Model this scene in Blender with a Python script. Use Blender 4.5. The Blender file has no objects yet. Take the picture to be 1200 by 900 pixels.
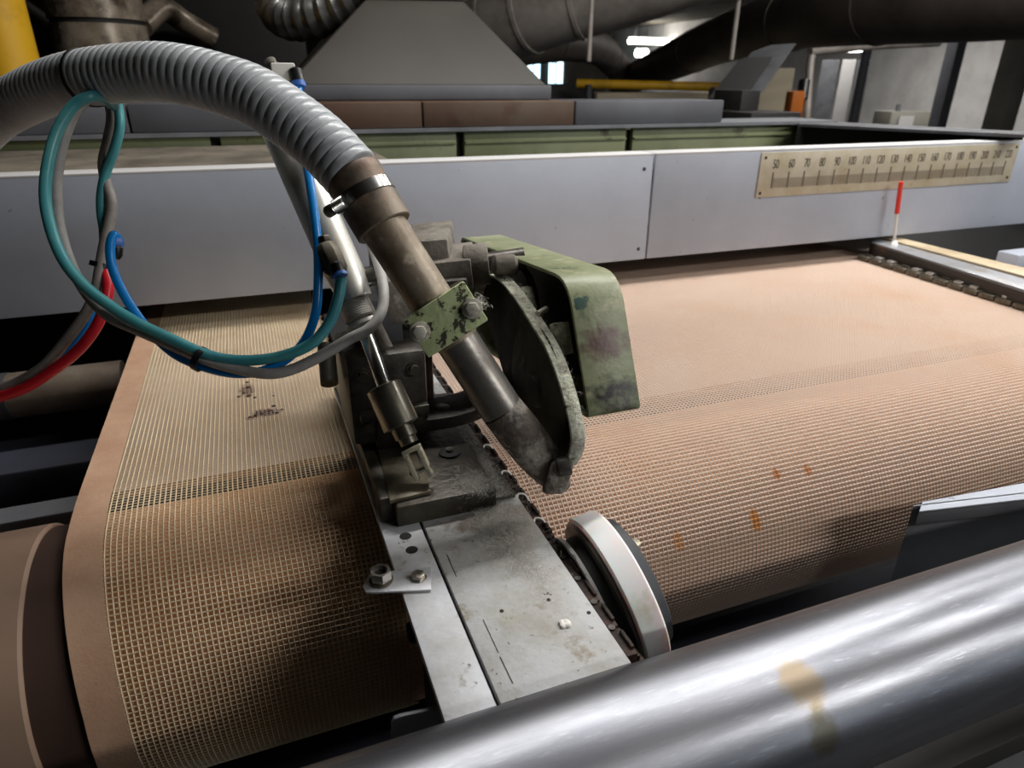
import bpy, bmesh, math, random
from mathutils import Vector, Matrix
random.seed(7)
SC = bpy.context.scene
COL = SC.collection
V = Vector

# ---------------------------------------------------------------- camera
cd = bpy.data.cameras.new('camera'); cam = bpy.data.objects.new('camera', cd); COL.objects.link(cam)
cd.sensor_width = 36.0; cd.lens = 791.0 / 1200.0 * 36.0
cd.clip_start = 0.02; cd.clip_end = 200
cd.dof.use_dof = True; cd.dof.focus_distance = 0.70; cd.dof.aperture_fstop = 8.0
cam.matrix_world = Matrix(((0.934838, 0.141954, -0.325465, 0.0000), (-0.355036, 0.387250, -0.850874, 0.0000), (0.005252, 0.910981, 0.412415, 1.4500), (0, 0, 0, 1)))
SC.camera = cam

# ---------------------------------------------------------------- world, lights, exposure
SC.view_settings.view_transform = 'Standard'; SC.view_settings.look = 'None'
SC.view_settings.gamma = 1.0; SC.view_settings.use_curve_mapping = False
SC.view_settings.exposure = 0.0
wd = bpy.data.worlds.new('world'); SC.world = wd; wd.use_nodes = True
wd.node_tree.nodes['Background'].inputs[0].default_value = (0.75, 0.85, 1.0, 1)
wd.node_tree.nodes['Background'].inputs[1].default_value = 0.05

def area(name, loc, target, size, size_y, power, color=(1, 1, 1)):
    l = bpy.data.lights.new(name, 'AREA'); l.shape = 'RECTANGLE'; l.size = size; l.size_y = size_y
    l.energy = power; l.color = color
    o = bpy.data.objects.new(name, l); COL.objects.link(o); o.location = loc
    d = (V(target) - V(loc)).normalized()
    o.rotation_euler = d.to_track_quat('-Z', 'Y').to_euler()
    return o
# the ceiling's rows of tube lamps above the machine, plus added fill light
area('tube_and_fill_light', (1.55, 1.42, 3.10), (1.55, 1.42, 0), 2.8, 0.16, 72, (1.0, 0.97, 0.94))
area('tube_and_fill_light', (3.0, 0.15, 3.10), (3.0, 0.15, 0), 2.6, 0.16, 54, (1.0, 0.97, 0.94))
area('tube_and_fill_light', (3.4, -2.2, 3.10), (3.4, -2.2, 0), 2.6, 0.16, 120, (1.0, 0.97, 0.94))
area('tube_and_fill_light', (4.7, 3.5, 3.15), (4.7, 3.5, 0), 2.4, 0.2, 70, (1.0, 0.97, 0.94))  # added lamp, brightens the columns and control box by the white wall
area('tube_and_fill_light', (9.0, 9.0, 3.15), (9.0, 9.0, 0), 3.0, 0.3, 110, (1.0, 0.97, 0.94))
area('tube_and_fill_light', (12.5, 12.0, 3.15), (12.5, 12.0, 0), 3.0, 0.3, 170, (1.0, 0.97, 0.94))

# ---------------------------------------------------------------- helpers: materials
def c(r, g, b):
    f = lambda x: (x / 255 / 12.92) if x / 255 <= 0.04045 else ((x / 255 + 0.055) / 1.055) ** 2.4
    return (f(r), f(g), f(b), 1)

def M(name, col, rough=0.5, metal=0.0, mix=(), stains=(), bump=0.0, bscale=150, stretch=None, emit=0.0, trans=0.0, sss=0.0, spec=0.5, aniso=0):
    """mix: (colour, scale, lo, hi[, rough]) noise layers; stains: (centre, radius, colour, strength) wear marks"""
    m = bpy.data.materials.new(name); m.use_nodes = True
    nt = m.node_tree; N = nt.nodes; L = nt.links
    b = N['Principled BSDF']
    b.inputs['Base Color'].default_value = col; b.inputs['Roughness'].default_value = rough
    b.inputs['Metallic'].default_value = metal; b.inputs['Specular IOR Level'].default_value = spec
    b.inputs['Transmission Weight'].default_value = trans
    if sss: b.inputs['Subsurface Weight'].default_value = sss; b.inputs['Subsurface Scale'].default_value = 0.01
    if aniso: b.inputs['Anisotropic'].default_value = aniso
    if emit: b.inputs['Emission Color'].default_value = col; b.inputs['Emission Strength'].default_value = emit
    tc = N.new('ShaderNodeTexCoord'); co = tc.outputs['Object']
    if stretch:
        mp = N.new('ShaderNodeMapping'); mp.inputs['Scale'].default_value = stretch
        L.new(co, mp.inputs['Vector']); cos = mp.outputs['Vector']
    else: cos = co
    cur = None; rcur = None
    for i, lay in enumerate(mix):
        cc, sc, lo, hi = lay[:4]
        nz = N.new('ShaderNodeTexNoise'); nz.inputs['Scale'].default_value = sc; nz.inputs['Detail'].default_value = 6
        nz.inputs['Roughness'].default_value = 0.65
        L.new(cos if (len(lay) > 5 and lay[5]) else co, nz.inputs['Vector'])
        mr = N.new('ShaderNodeMapRange'); mr.inputs['From Min'].default_value = lo; mr.inputs['From Max'].default_value = hi
        L.new(nz.outputs['Fac'], mr.inputs['Value'])
        mx = N.new('ShaderNodeMix'); mx.data_type = 'RGBA'
        L.new(mr.outputs['Result'], mx.inputs['Factor'])
        if cur is None: mx.inputs[6].default_value = col
        else: L.new(cur, mx.inputs[6])
        mx.inputs[7].default_value = cc; cur = mx.outputs[2]
        if len(lay) > 4 and lay[4] is not None:
            mf = N.new('ShaderNodeMix'); mf.data_type = 'FLOAT'
            L.new(mr.outputs['Result'], mf.inputs['Factor'])
            if rcur is None: mf.inputs[2].default_value = rough
            else: L.new(rcur, mf.inputs[2])
            mf.inputs[3].default_value = lay[4]; rcur = mf.outputs[0]
    for (ce, ra, cc, st) in stains:
        vm = N.new('ShaderNodeVectorMath'); vm.operation = 'SUBTRACT'; vm.inputs[1].default_value = ce
        L.new(co, vm.inputs[0])
        vd = N.new('ShaderNodeVectorMath'); vd.operation = 'DIVIDE'; vd.inputs[1].default_value = ra if isinstance(ra, tuple) else (ra, ra, ra)
        L.new(vm.outputs[0], vd.inputs[0])
        vl = N.new('ShaderNodeVectorMath'); vl.operation = 'LENGTH'; L.new(vd.outputs[0], vl.inputs[0])
        nz = N.new('ShaderNodeTexNoise'); nz.inputs['Scale'].default_value = 90; nz.inputs['Detail'].default_value = 4; L.new(co, nz.inputs['Vector'])
        ad = N.new('ShaderNodeMath'); ad.operation = 'ADD'; L.new(vl.outputs['Value'], ad.inputs[0]); L.new(nz.outputs['Fac'], ad.inputs[1])
        mr = N.new('ShaderNodeMapRange'); mr.inputs['From Min'].default_value = 1.35; mr.inputs['From Max'].default_value = 0.95
        mr.inputs['To Max'].default_value = st
        L.new(ad.outputs[0], mr.inputs['Value'])
        mx = N.new('ShaderNodeMix'); mx.data_type = 'RGBA'; L.new(mr.outputs['Result'], mx.inputs['Factor'])
        if cur is None: mx.inputs[6].default_value = col
        else: L.new(cur, mx.inputs[6])
        mx.inputs[7].default_value = cc; cur = mx.outputs[2]
    if cur is not None:
        L.new(cur, b.inputs['Base Color'])
    if rcur is not None: L.new(rcur, b.inputs['Roughness'])
    if bump:
        nz = N.new('ShaderNodeTexNoise'); nz.inputs['Scale'].default_value = bscale; nz.inputs['Detail'].default_value = 5
        L.new(cos, nz.inputs['Vector'])
        bp = N.new('ShaderNodeBump'); bp.inputs['Strength'].default_value = bump; bp.inputs['Distance'].default_value = 0.002
        L.new(nz.outputs['Fac'], bp.inputs['Height']); L.new(bp.outputs['Normal'], b.inputs['Normal'])
    return m

# ---------------------------------------------------------------- helpers: meshes
def basis(axis, hint=(0, 0, 1)):
    w = V(axis).normalized(); h = V(hint)
    if abs(w.dot(h.normalized())) > 0.98: h = V((1, 0, 0)) if abs(w.x) < 0.9 else V((0, 1, 0))
    u = h.cross(w).normalized(); v = w.cross(u)
    return u, v, w

def spline(pts, n=8):
    P = [V(p) for p in pts]
    P = [P[0] * 2 - P[1]] + P + [P[-1] * 2 - P[-2]]
    out = []
    for i in range(1, len(P) - 2):
        a, b_, c_, d = P[i - 1:i + 3]
        for k in range(n):
            t = k / n
            out.append(0.5 * ((2 * b_) + (c_ - a) * t + (2 * a - 5 * b_ + 4 * c_ - d) * t * t + (3 * b_ - a - 3 * c_ + d) * t ** 3))
    out.append(P[-2].copy())
    return out

class MB:
    def __init__(s): s.v = []; s.f = []
    def add(s, vs, fs):
        o = len(s.v); s.v += [V(p) for p in vs]; s.f += [tuple(i + o for i in f) for f in fs]; return s
    def box(s, a, b):
        x0, y0, z0 = a; x1, y1, z1 = b
        return s.obox(((x0 + x1) / 2, (y0 + y1) / 2, (z0 + z1) / 2), (1, 0, 0), (0, 1, 0), (0, 0, 1), abs(x1 - x0) / 2, abs(y1 - y0) / 2, abs(z1 - z0) / 2)
    def obox(s, ce, u, v, w, hu, hv, hw):
        ce, u, v, w = V(ce), V(u).normalized() * hu, V(v).normalized() * hv, V(w).normalized() * hw
        vs = [ce + a * u + b_ * v + c_ * w for c_ in (-1, 1) for b_ in (-1, 1) for a in (-1, 1)]
        return s.add(vs, [(0, 2, 3, 1), (4, 5, 7, 6), (0, 1, 5, 4), (2, 6, 7, 3), (0, 4, 6, 2), (1, 3, 7, 5)])
    def lathe(s, org, axis, prof, seg=32, hint=(0, 0, 1), cap=True, ang=None):
        """prof: list of (t along axis, radius)"""
        u, v, w = basis(axis, hint); org = V(org); vs = []
        for t, r in prof:
            for k in range(seg):
                a = 2 * math.pi * k / seg
                vs.append(org + w * t + u * (r * math.cos(a)) + v * (r * math.sin(a)))
        fs = []
        for i in range(len(prof) - 1):
            for k in range(seg):
                k2 = (k + 1) % seg
                fs.append((i * seg + k, i * seg + k2, (i + 1) * seg + k2, (i + 1) * seg + k))
        if cap:
            fs.append(tuple(range(seg - 1, -1, -1))); n = (len(prof) - 1) * seg; fs.append(tuple(range(n, n + seg)))
        return s.add(vs, fs)
    def cyl(s, a, b, r0, r1=None, seg=24, hint=(0, 0, 1)):
        a, b = V(a), V(b); r1 = r0 if r1 is None else r1
        return s.lathe(a, b - a, [(0, r0), ((b - a).length, r1)], seg, hint)
    def hexa(s, a, b, r): return s.cyl(a, b, r, r, 6)
    def sweep(s, path, rad, seg=12, cap=True):
        """tube along a list of points; rad a number or one per point"""
        P = [V(p) for p in path]; n = len(P); R_ = rad if isinstance(rad, (list, tuple)) else [rad] * n
        t0 = (P[1] - P[0]).normalized(); u, v, w = basis(t0); vs = []
        for i in range(n):
            t = (P[min(i + 1, n - 1)] - P[max(i - 1, 0)]).normalized()
            u = (u - t * u.dot(t)).normalized(); v = t.cross(u)
            for k in range(seg):
                a = 2 * math.pi * k / seg
                vs.append(P[i] + (u * math.cos(a) + v * math.sin(a)) * R_[i])
        fs = []
        for i in range(n - 1):
            for k in range(seg):
                k2 = (k + 1) % seg
                fs.append((i * seg + k, i * seg + k2, (i + 1) * seg + k2, (i + 1) * seg + k))
        if cap: fs.append(tuple(range(seg - 1, -1, -1))); fs.append(tuple(range((n - 1) * seg, n * seg)))
        return s.add(vs, fs)
    def prism(s, poly, ext):
        """closed planar polygon pushed along ext"""
        P = [V(p) for p in poly]; e = V(ext); n = len(P)
        fs = [tuple(range(n - 1, -1, -1)), tuple(range(n, 2 * n))]
        fs += [(i, (i + 1) % n, n + (i + 1) % n, n + i) for i in range(n)]
        return s.add(P + [p + e for p in P], fs)
    def ribbon(s, path, off, ext):
        """a strip of thickness off following path, pushed along ext"""
        P = [V(p) for p in path]; n = len(P); e = V(ext); Q = off
        vs = P + Q + [p + e for p in P] + [q + e for q in Q]; fs = []
        for i in range(n - 1):
            fs += [(i, i + 1, n + i + 1, n + i), (2 * n + i, 3 * n + i, 3 * n + i + 1, 2 * n + i + 1),
                   (i, 2 * n + i, 2 * n + i + 1, i + 1), (n + i, n + i + 1, 3 * n + i + 1, 3 * n + i)]
        fs += [(0, n, 3 * n, 2 * n), (n - 1, 3 * n - 1, 4 * n - 1, 2 * n - 1)]
        return s.add(vs, fs)
    def build(s, name, mat, parent=None, bevel=0.0, sharp=35, org=None, kind=None, seg=2):
        if parent is not None: w = WORLD[parent.name]
        elif org is not None: w = V(org)
        else:
            lo = [min(p[i] for p in s.v) for i in range(3)]; hi = [max(p[i] for p in s.v) for i in range(3)]
            w = V(((lo[0] + hi[0]) / 2, (lo[1] + hi[1]) / 2, lo[2]))
        me = bpy.data.meshes.new(name); me.from_pydata([p - w for p in s.v], [], s.f)
        bm = bmesh.new(); bm.from_mesh(me); bmesh.ops.recalc_face_normals(bm, faces=bm.faces)
        if bevel:
            es = [e for e in bm.edges if len(e.link_faces) == 2 and e.calc_face_angle(0) > math.radians(sharp)]
            bmesh.ops.bevel(bm, geom=es, offset=bevel, segments=seg, profile=0.5, affect='EDGES', clamp_overlap=True)
        bm.to_mesh(me); bm.free()
        me.polygons.foreach_set('use_smooth', [True] * len(me.polygons)); me.set_sharp_from_angle(angle=math.radians(sharp))
        me.materials.append(mat)
        o = bpy.data.objects.new(name, me); COL.objects.link(o)
        if parent is not None: o.parent = parent
        else: o.location = w
        WORLD[o.name] = w.copy()
        if kind: o['kind'] = kind
        return o
WORLD = {}
def tag(o, label, cat, group=None):
    o['label'] = label; o['category'] = cat; o['kind'] = 'thing'
    if group: o['group'] = group
    return o
def thing(name, label, cat, loc, group=None):
    o = bpy.data.objects.new(name, None); COL.objects.link(o); o.location = loc; o.empty_display_size = 0.05
    WORLD[o.name] = V(loc); return tag(o, label, cat, group)
def copy_tree(o, off, label=None):
    def rec(s, p):
        d = s.copy(); COL.objects.link(d)
        WORLD[d.name] = WORLD[s.name] + V(off)
        if p: d.parent = p
        else: d.location = s.location + V(off)
        for ch in list(s.children): rec(ch, d)
        return d
    r = rec(o, None)
    if label: r['label'] = label
    return r
def again(o, off):
    """another piece like o under the same thing"""
    d = o.copy(); COL.objects.link(d); d.location = o.location + V(off); WORLD[d.name] = WORLD[o.name]; return d
def struct(name, mb, mat, **k):
    o = mb.build(name, mat, **k); o['kind'] = 'structure'; return o

# ---------------------------------------------------------------- materials
wall_w = M('wall_white', c(205, 203, 200), .8, mix=[(c(180, 178, 174), 1.5, .4, .7)])
wall_d = M('wall_dark', c(84, 80, 74), .9, mix=[(c(54, 52, 48), 1.2, .35, .7)])
ceil_m = M('ceiling_paint', c(112, 106, 92), .9, mix=[(c(80, 76, 66), .8, .4, .7)])
floor_m = M('floor_concrete', c(30, 30, 32), .7, mix=[(c(20, 20, 22), 3, .4, .7)])
lamp_m = M('tube_glow', (1, .97, .92, 1), emit=14.0)
glass_m = M('daylight_pane', (.55, .85, 1, 1), emit=3.0)
glass_b = M('bright_pane', (.86, .93, 1, 1), emit=4.0)
hood_m = M('hood_paint', c(170, 177, 189), .38, mix=[(c(157, 163, 175), 3, .4, .7), (c(150, 140, 128), 10, .66, .78), (c(70, 64, 62), 52, .69, .72)], bump=.08, bscale=40)
hood_edge = M('hood_edge_paint', c(205, 205, 205), .45)
dirt_plate = M('dusty_lid', c(120, 112, 98), .8, mix=[(c(80, 74, 64), 6, .4, .65), (c(60, 54, 46), 30, .6, .7)])
green_m = M('green_panel', c(156, 164, 122), .5, mix=[(c(132, 138, 98), 5, .45, .7), (c(90, 84, 60), 12, .62, .72)])
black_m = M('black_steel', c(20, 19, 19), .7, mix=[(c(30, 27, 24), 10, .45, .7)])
greybeam = M('grey_beam_paint', c(86, 88, 93), .5, mix=[(c(72, 72, 76), 3, .4, .7)])
rusty_m = M('rusty_panel', c(74, 50, 34), .7, mix=[(c(82, 68, 54), 4, .4, .65), (c(70, 46, 32), 9, .55, .7)])
canopy_m = M('canopy_steel', c(50, 46, 40), .6, mix=[(c(42, 39, 34), 2, .4, .7), (c(60, 56, 50), 14, .68, .74)])
duct_l = M('duct_foil', c(165, 158, 150), .5, metal=.2, mix=[(c(120, 112, 104), 4, .4, .7)], bump=.3, bscale=20)
duct_d = M('duct_dark', c(84, 76, 70), .6, mix=[(c(58, 52, 48), 3, .4, .7)], bump=.2, bscale=15)
alu_flex = M('alu_flex', c(150, 150, 148), .35, metal=.8, mix=[(c(90, 90, 88), 10, .4, .65)])
steel_r = M('roller_steel', c(158, 160, 166), .40, metal=1.0, mix=[(c(122, 124, 132), 5, .35, .7, .48, 1), (c(176, 178, 184), 40, .55, .8, .36, 1), (c(110, 104, 92), 6, .70, .80, .55)],
    stretch=(1, 9, 9), bump=.03, bscale=120, aniso=.5,
    stains=[((-0.1794, -0.0248, 0.1146), (.022, .03, .016), c(150, 134, 108), .8), ((-0.1789, -0.0505, 0.0924), (.016, .03, .022), c(118, 110, 84), .7)])
yellow_m = M('yellow_paint', c(206, 158, 24), .5, mix=[(c(160, 120, 20), 6, .5, .75)])
grime_pipe = M('grimy_pipe', c(168, 154, 136), .32, metal=.4, mix=[(c(70, 58, 46), 8, .4, .62), (c(190, 184, 174), 20, .62, .7)])
mesh_l = M('mesh_yarn_beige', c(222, 204, 172), .8, mix=[(c(200, 174, 134), 9, .45, .75)],
    stains=[((0.0238, 0.2478, 0.0000), (.016, .030, .03), c(96, 66, 20), 1), ((0.0492, 0.1561, 0.0000), (.030, .018, .03), c(44, 22, 10), 1), ((0.0299, 0.1457, 0.0000), (.016, .008, .03), c(110, 60, 26), .9)])
mesh_r = M('mesh_yarn_pink', c(206, 182, 163), .8, mix=[(c(202, 168, 142), 5, .45, .75), (c(206, 184, 168), 1.5, .4, .7)],
    stains=[((-0.3302, -0.2203, -0.0849), (.012, .012, .024), c(200, 128, 40), .9), ((-0.2771, -0.1891, -0.0429), (.008, .010, .02), c(176, 104, 34), .9), ((-0.2257, -0.1918, -0.0456), (.007, .009, .02), c(190, 116, 50), .85), ((-0.4503, -0.2213, -0.0869), (.010, .012, .02), c(206, 140, 66), .7)])
band_m = M('woven_edge', c(196, 160, 132), .75, mix=[(c(180, 140, 112), 14, .4, .7)], bump=.2, bscale=300)
plate_m = M('tan_plate', c(196, 178, 166), .7, mix=[(c(188, 168, 154), 4, .4, .7), (c(182, 166, 136), 9, .62, .75)])
roll_e = M('roller_sleeve', c(160, 134, 114), .5, mix=[(c(136, 112, 96), 4, .4, .7)], stretch=(8, 1, 1))
roll_m = M('tan_roller', c(216, 168, 126), .55, mix=[(c(200, 150, 108), 3, .4, .7)])
roll_d = M('roller_groove', c(68, 49, 40), .6)
bed_m = M('bed_paint', c(184, 186, 187), .6, mix=[(c(154, 150, 140), 14, .42, .68), (c(160, 164, 134), 9, .58, .72), (c(132, 120, 100), 36, .58, .72), (c(84, 76, 68), 110, .63, .70)], bump=.3, bscale=160,
    stains=[((.035, -.232, .24), (.075, .028, .05), c(104, 88, 74), .85), ((.058, -.262, .24), (.035, .05, .05), c(150, 146, 138), .7)])
bed_m2 = M('bed_strip_paint', c(192, 195, 200), .5, mix=[(c(164, 163, 160), 16, .42, .68), (c(130, 120, 104), 40, .60, .72), (c(84, 76, 68), 110, .65, .71)], bump=.15, bscale=160)
bracket_m = M('zinc_bracket', c(196, 198, 202), .42, metal=.3, mix=[(c(172, 172, 172), 30, .45, .7)])
dark_grey = M('dark_grey_paint', c(70, 72, 76), .6, mix=[(c(50, 50, 52), 8, .4, .7)])
mid_grey = M('mid_grey_paint', c(112, 114, 118), .5, mix=[(c(92, 94, 98), 8, .4, .7)])
blue_grey = M('blue_grey_paint', c(62, 64, 76), .5, mix=[(c(48, 50, 58), 6, .4, .7)])
cast_m = M('greasy_casting', c(76, 71, 59), .45, metal=.3, mix=[(c(54, 50, 42), 18, .38, .62, .35), (c(120, 112, 96), 60, .62, .74, .8)], bump=.5, bscale=120)
cast_d = M('black_casting', c(80, 76, 69), .5, metal=.3, mix=[(c(34, 32, 29), 18, .38, .62), (c(84, 78, 68), 80, .66, .76, .9)], bump=.5, bscale=100)
dust_grey = M('dusty_housing', c(130, 124, 114), .85, mix=[(c(92, 86, 78), 25, .42, .66), (c(160, 154, 144), 60, .6, .72)], bump=.5, bscale=200)
lint_m = M('lint', c(218, 215, 208), .95)
lint_rim = M('lint_rim', c(204, 206, 186), .95, mix=[(c(150, 148, 132), 50, .45, .62), (c(64, 60, 52), 90, .6, .7)], bump=1.0, bscale=260)
fuzzy_m = M('lint_pipe_end', c(92, 84, 75), .8, metal=.1, mix=[(c(176, 170, 160), 30, .46, .62, .95), (c(34, 30, 26), 20, .55, .7, .6)], bump=.8, bscale=200)
chipped = M('chipped_green', c(188, 200, 150), .55, mix=[(c(164, 178, 130), 20, .4, .7), (c(62, 58, 48), 95, .545, .58, .7)], bump=.4, bscale=150)
guard_m = M('worn_green', c(150, 156, 122), .42, mix=[(c(118, 126, 90), 14, .4, .68), (c(182, 178, 146), 22, .55, .68), (c(66, 92, 84), 26, .64, .68), (c(104, 82, 72), 16, .66, .70)], bump=.25, bscale=120,
    stains=[((0.0000, -0.1687, 0.0988), (.04, .030, .032), c(98, 72, 64), 1), ((-0.0200, -0.1779, 0.1419), (.012, .02, .028), c(52, 82, 76), .8), ((0.0050, -0.1885, 0.0489), (.06, .034, .030), c(44, 42, 36), 1)])
guard_in = M('guard_inside', c(40, 40, 33), .7, mix=[(c(58, 60, 42), 20, .5, .7)])
blade_m = M('blade_disc', c(74, 69, 60), .6, metal=.2, mix=[(c(34, 31, 27), 14, .4, .6), (c(90, 84, 72), 40, .62, .72)], bump=.6, bscale=90)
pipe_m = M('worn_pipe', c(158, 146, 128), .42, metal=.3, mix=[(c(116, 100, 82), 16, .42, .64, .5), (c(196, 184, 164), 60, .56, .70, .7), (c(80, 68, 56), 9, .56, .72, .5), (c(70, 58, 48), 130, .66, .72, .6)], bump=.12, bscale=150)
pipe_lo = M('bare_pipe', c(136, 132, 126), .34, metal=.7, mix=[(c(94, 90, 84), 20, .4, .66, .45), (c(66, 60, 54), 60, .6, .72, .7)], bump=.12, bscale=150)
sleeve_m = M('rusty_sleeve', c(132, 120, 104), .5, metal=.3, mix=[(c(150, 100, 76), 22, .52, .66, .6), (c(86, 76, 66), 14, .5, .68)], bump=.2, bscale=120)
hose_m = M('grey_spiral_hose', c(194, 199, 202), .34, mix=[(c(164, 168, 172), 12, .4, .7), (c(122, 116, 106), 30, .66, .76, .6)], bump=.12, bscale=180)
clampband = M('clamp_band', c(205, 206, 204), .25, metal=1.0, mix=[(c(150, 146, 138), 40, .5, .7)])
alu_m = M('cylinder_alu', c(214, 214, 206), .33, metal=.55, mix=[(c(178, 172, 156), 9, .5, .72, .5), (c(120, 112, 98), 60, .68, .76)])
chrome_m = M('rod_chrome', c(225, 225, 225), .22, metal=1.0)
nut_m = M('steel_coupling', c(142, 138, 126), .3, metal=.85, mix=[(c(104, 98, 86), 20, .45, .66)])
thread_m = M('thread_steel', c(186, 184, 178), .45, metal=.35, mix=[(c(140, 134, 126), 60, .5, .66)])
clevis_m = M('clevis_steel', c(196, 192, 168), .45, metal=.3, mix=[(c(120, 112, 90), 40, .5, .68)])
bolt_m = M('dusty_bolt', c(206, 202, 188), .5, metal=.3, mix=[(c(150, 142, 126), 90, .52, .68)], bump=.08, bscale=300)
zinc_m = M('zinc_nut', c(190, 186, 178), .3, metal=.9, mix=[(c(120, 110, 96), 60, .5, .66)])
teal_m = M('teal_tube', c(72, 152, 158), .35, mix=[(c(98, 168, 164), 20, .5, .7), (c(58, 128, 148), 9, .5, .7)])
green_t = M('green_tube', c(34, 104, 88), .32)
blue_m = M('blue_tube', c(14, 128, 206), .25)
red_m = M('red_tube', c(196, 30, 44), .35)
greyc_m = M('grey_cable', c(170, 168, 164), .5, mix=[(c(140, 136, 132), 30, .45, .7)])
greyc_d = M('dusty_grey_cable', c(138, 132, 126), .6, mix=[(c(104, 98, 94), 40, .45, .7)])
plastic_k = M('black_plastic', c(24, 24, 26), .35)
plastic_b = M('blue_plastic', c(60, 110, 190), .35)
brass_m = M('fitting_brass', c(104, 98, 84), .5, metal=.4, mix=[(c(70, 62, 48), 40, .45, .66)])
nylon_m = M('white_nylon', c(252, 253, 252), .5, mix=[(c(214, 206, 178), 16, .56, .75)], sss=.45)
hub_m = M('hub_steel', c(104, 100, 94), .38, metal=.5, mix=[(c(46, 42, 38), 30, .45, .66)])
hub_r = M('rust_chain', c(64, 42, 31), .65, metal=.3, mix=[(c(34, 24, 19), 50, .45, .62), (c(150, 110, 70), 90, .66, .74)], bump=.4, bscale=200)
edge_st = M('bright_edge', c(208, 206, 202), .35, metal=.35, mix=[(c(90, 86, 82), 70, .55, .62)])
ruler_m = M('ruler_brass', c(186, 179, 160), .45, metal=.15, mix=[(c(166, 154, 126), 14, .4, .7), (c(140, 120, 92), 30, .66, .76)])
ink_m = M('ruler_ink', c(80, 70, 60), .7)
needle_r = M('needle_red', c(214, 50, 36), .5)
needle_w = M('needle_steel', c(220, 218, 214), .35, metal=.3)
rail_m = M('rail_top_steel', c(162, 164, 168), .45, metal=.4, mix=[(c(140, 132, 120), 20, .5, .7)])
rail_b = M('rail_oak', c(196, 180, 150), .6, mix=[(c(170, 150, 122), 12, .45, .7)])
rail_d = M('rail_dark_side', c(50, 42, 36), .7, mix=[(c(92, 60, 40), 14, .58, .74)])
chain_m = M('chain_clip', c(110, 104, 92), .45, metal=.6, mix=[(c(60, 52, 42), 50, .45, .66)])
chain_s = M('chain_shine', c(190, 188, 184), .3, metal=.8)
worn_plate = M('worn_plate', c(112, 104, 86), .4, metal=.4, mix=[(c(76, 70, 57), 24, .4, .62)], bump=.3, bscale=120)
orange_m = M('orange_paint', c(196, 110, 40), .5)
beige_m = M('beige_paint', c(214, 200, 172), .7)
cream_m = M('rag_white', c(236, 232, 226), .8)

# ---------------------------------------------------------------- the setting
struct('floor', MB().box((-8, -5, -.1), (16, 30, 0)), floor_m)
struct('ceiling', MB().box((-8, -5, 3.4), (16, 30, 3.5)), ceil_m)
struct('wall_left', MB().box((-8.1, -5, 0), (-8, 30, 3.4)), wall_d)
struct('wall_right', MB().box((16, -5, 0), (16.1, 30, 3.4)), wall_w)
struct('wall_back', MB().box((-8, 30, 0), (16, 30.1, 3.4)), wall_d)
struct('wall_front', MB().box((-8, -5.1, 0), (16, -5, 3.4)), wall_d)
def window(n, x0, x1, z0, z1, y, mat, nrm):
    w = MB()
    t = .06
    for a, b in (((x0 - t, z0 - t), (x1 + t, z0)), ((x0 - t, z1), (x1 + t, z1 + t)), ((x0 - t, z0), (x0, z1)), ((x1, z0), (x1 + t, z1)), (((x0 + x1) / 2 - t / 3, z0), ((x0 + x1) / 2 + t / 3, z1))):
        w.box((a[0], y, a[1]), (b[0], y + nrm * .08, b[1]))
    o = struct('window_%d' % n, w, mid_grey, org=((x0 + x1) / 2, y, z0))
    MB().box((x0, y + nrm * .02, z0), (x1, y + nrm * .03, z1)).build('pane', mat, o)
    return o
window(1, 12.05, 12.65, 1.30, 2.15, 29.92, glass_m, -1)
window(2, 13.05, 13.75, 1.25, 2.25, 29.92, glass_m, -1)
window(3, 3.8, 6.2, 1.4, 2.6, -4.92, glass_b, 1)

# lamps: a tray with bare tubes
def lamp(loc, length, label, axis='x', r=.035):
    x, y, z = loc; h = length / 2
    t = thing('ceiling_lamp', label, 'lamp', loc, 'tube lamps')
    ax = (h, .09) if axis == 'x' else (.09, h)
    MB().box((x - ax[0], y - ax[1], z), (x + ax[0], y + ax[1], z + .05)).build('lamp_tray', mid_grey, t, bevel=.01)
    for k in (-1, 1):
        if axis == 'x': MB().cyl((x - h + .04, y + k * .045, z - .03), (x + h - .04, y + k * .045, z - .03), r, seg=10).build('tube', lamp_m, t)
        else: MB().cyl((x + k * .045, y - h + .04, z - .03), (x + k * .045, y + h - .04, z - .03), r, seg=10).build('tube', lamp_m, t)
    for k in (-.7, .7): MB().cyl((x + (k * h if axis == 'x' else 0), y + (0 if axis == 'x' else k * h), z + .05), (x + (k * h if axis == 'x' else 0), y + (0 if axis == 'x' else k * h), 3.4), .012, seg=8).build('hanger', mid_grey, t)
    return t
lamp((14.9655, 24.8971, 2.7958), 1.7, 'long glowing tube lamp seen through the gap between the dark ducts', r=.11)
lamp((14.0854, 23.8408, 2.3467), .45, 'short round-looking glowing lamp just under the long lamp between the ducts', r=.14)
lamp((11.1422, 11.2933, 2.0212), 1.2, 'glowing tube lamp under the big dark duct above the white wall', 'y', r=.05)

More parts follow.
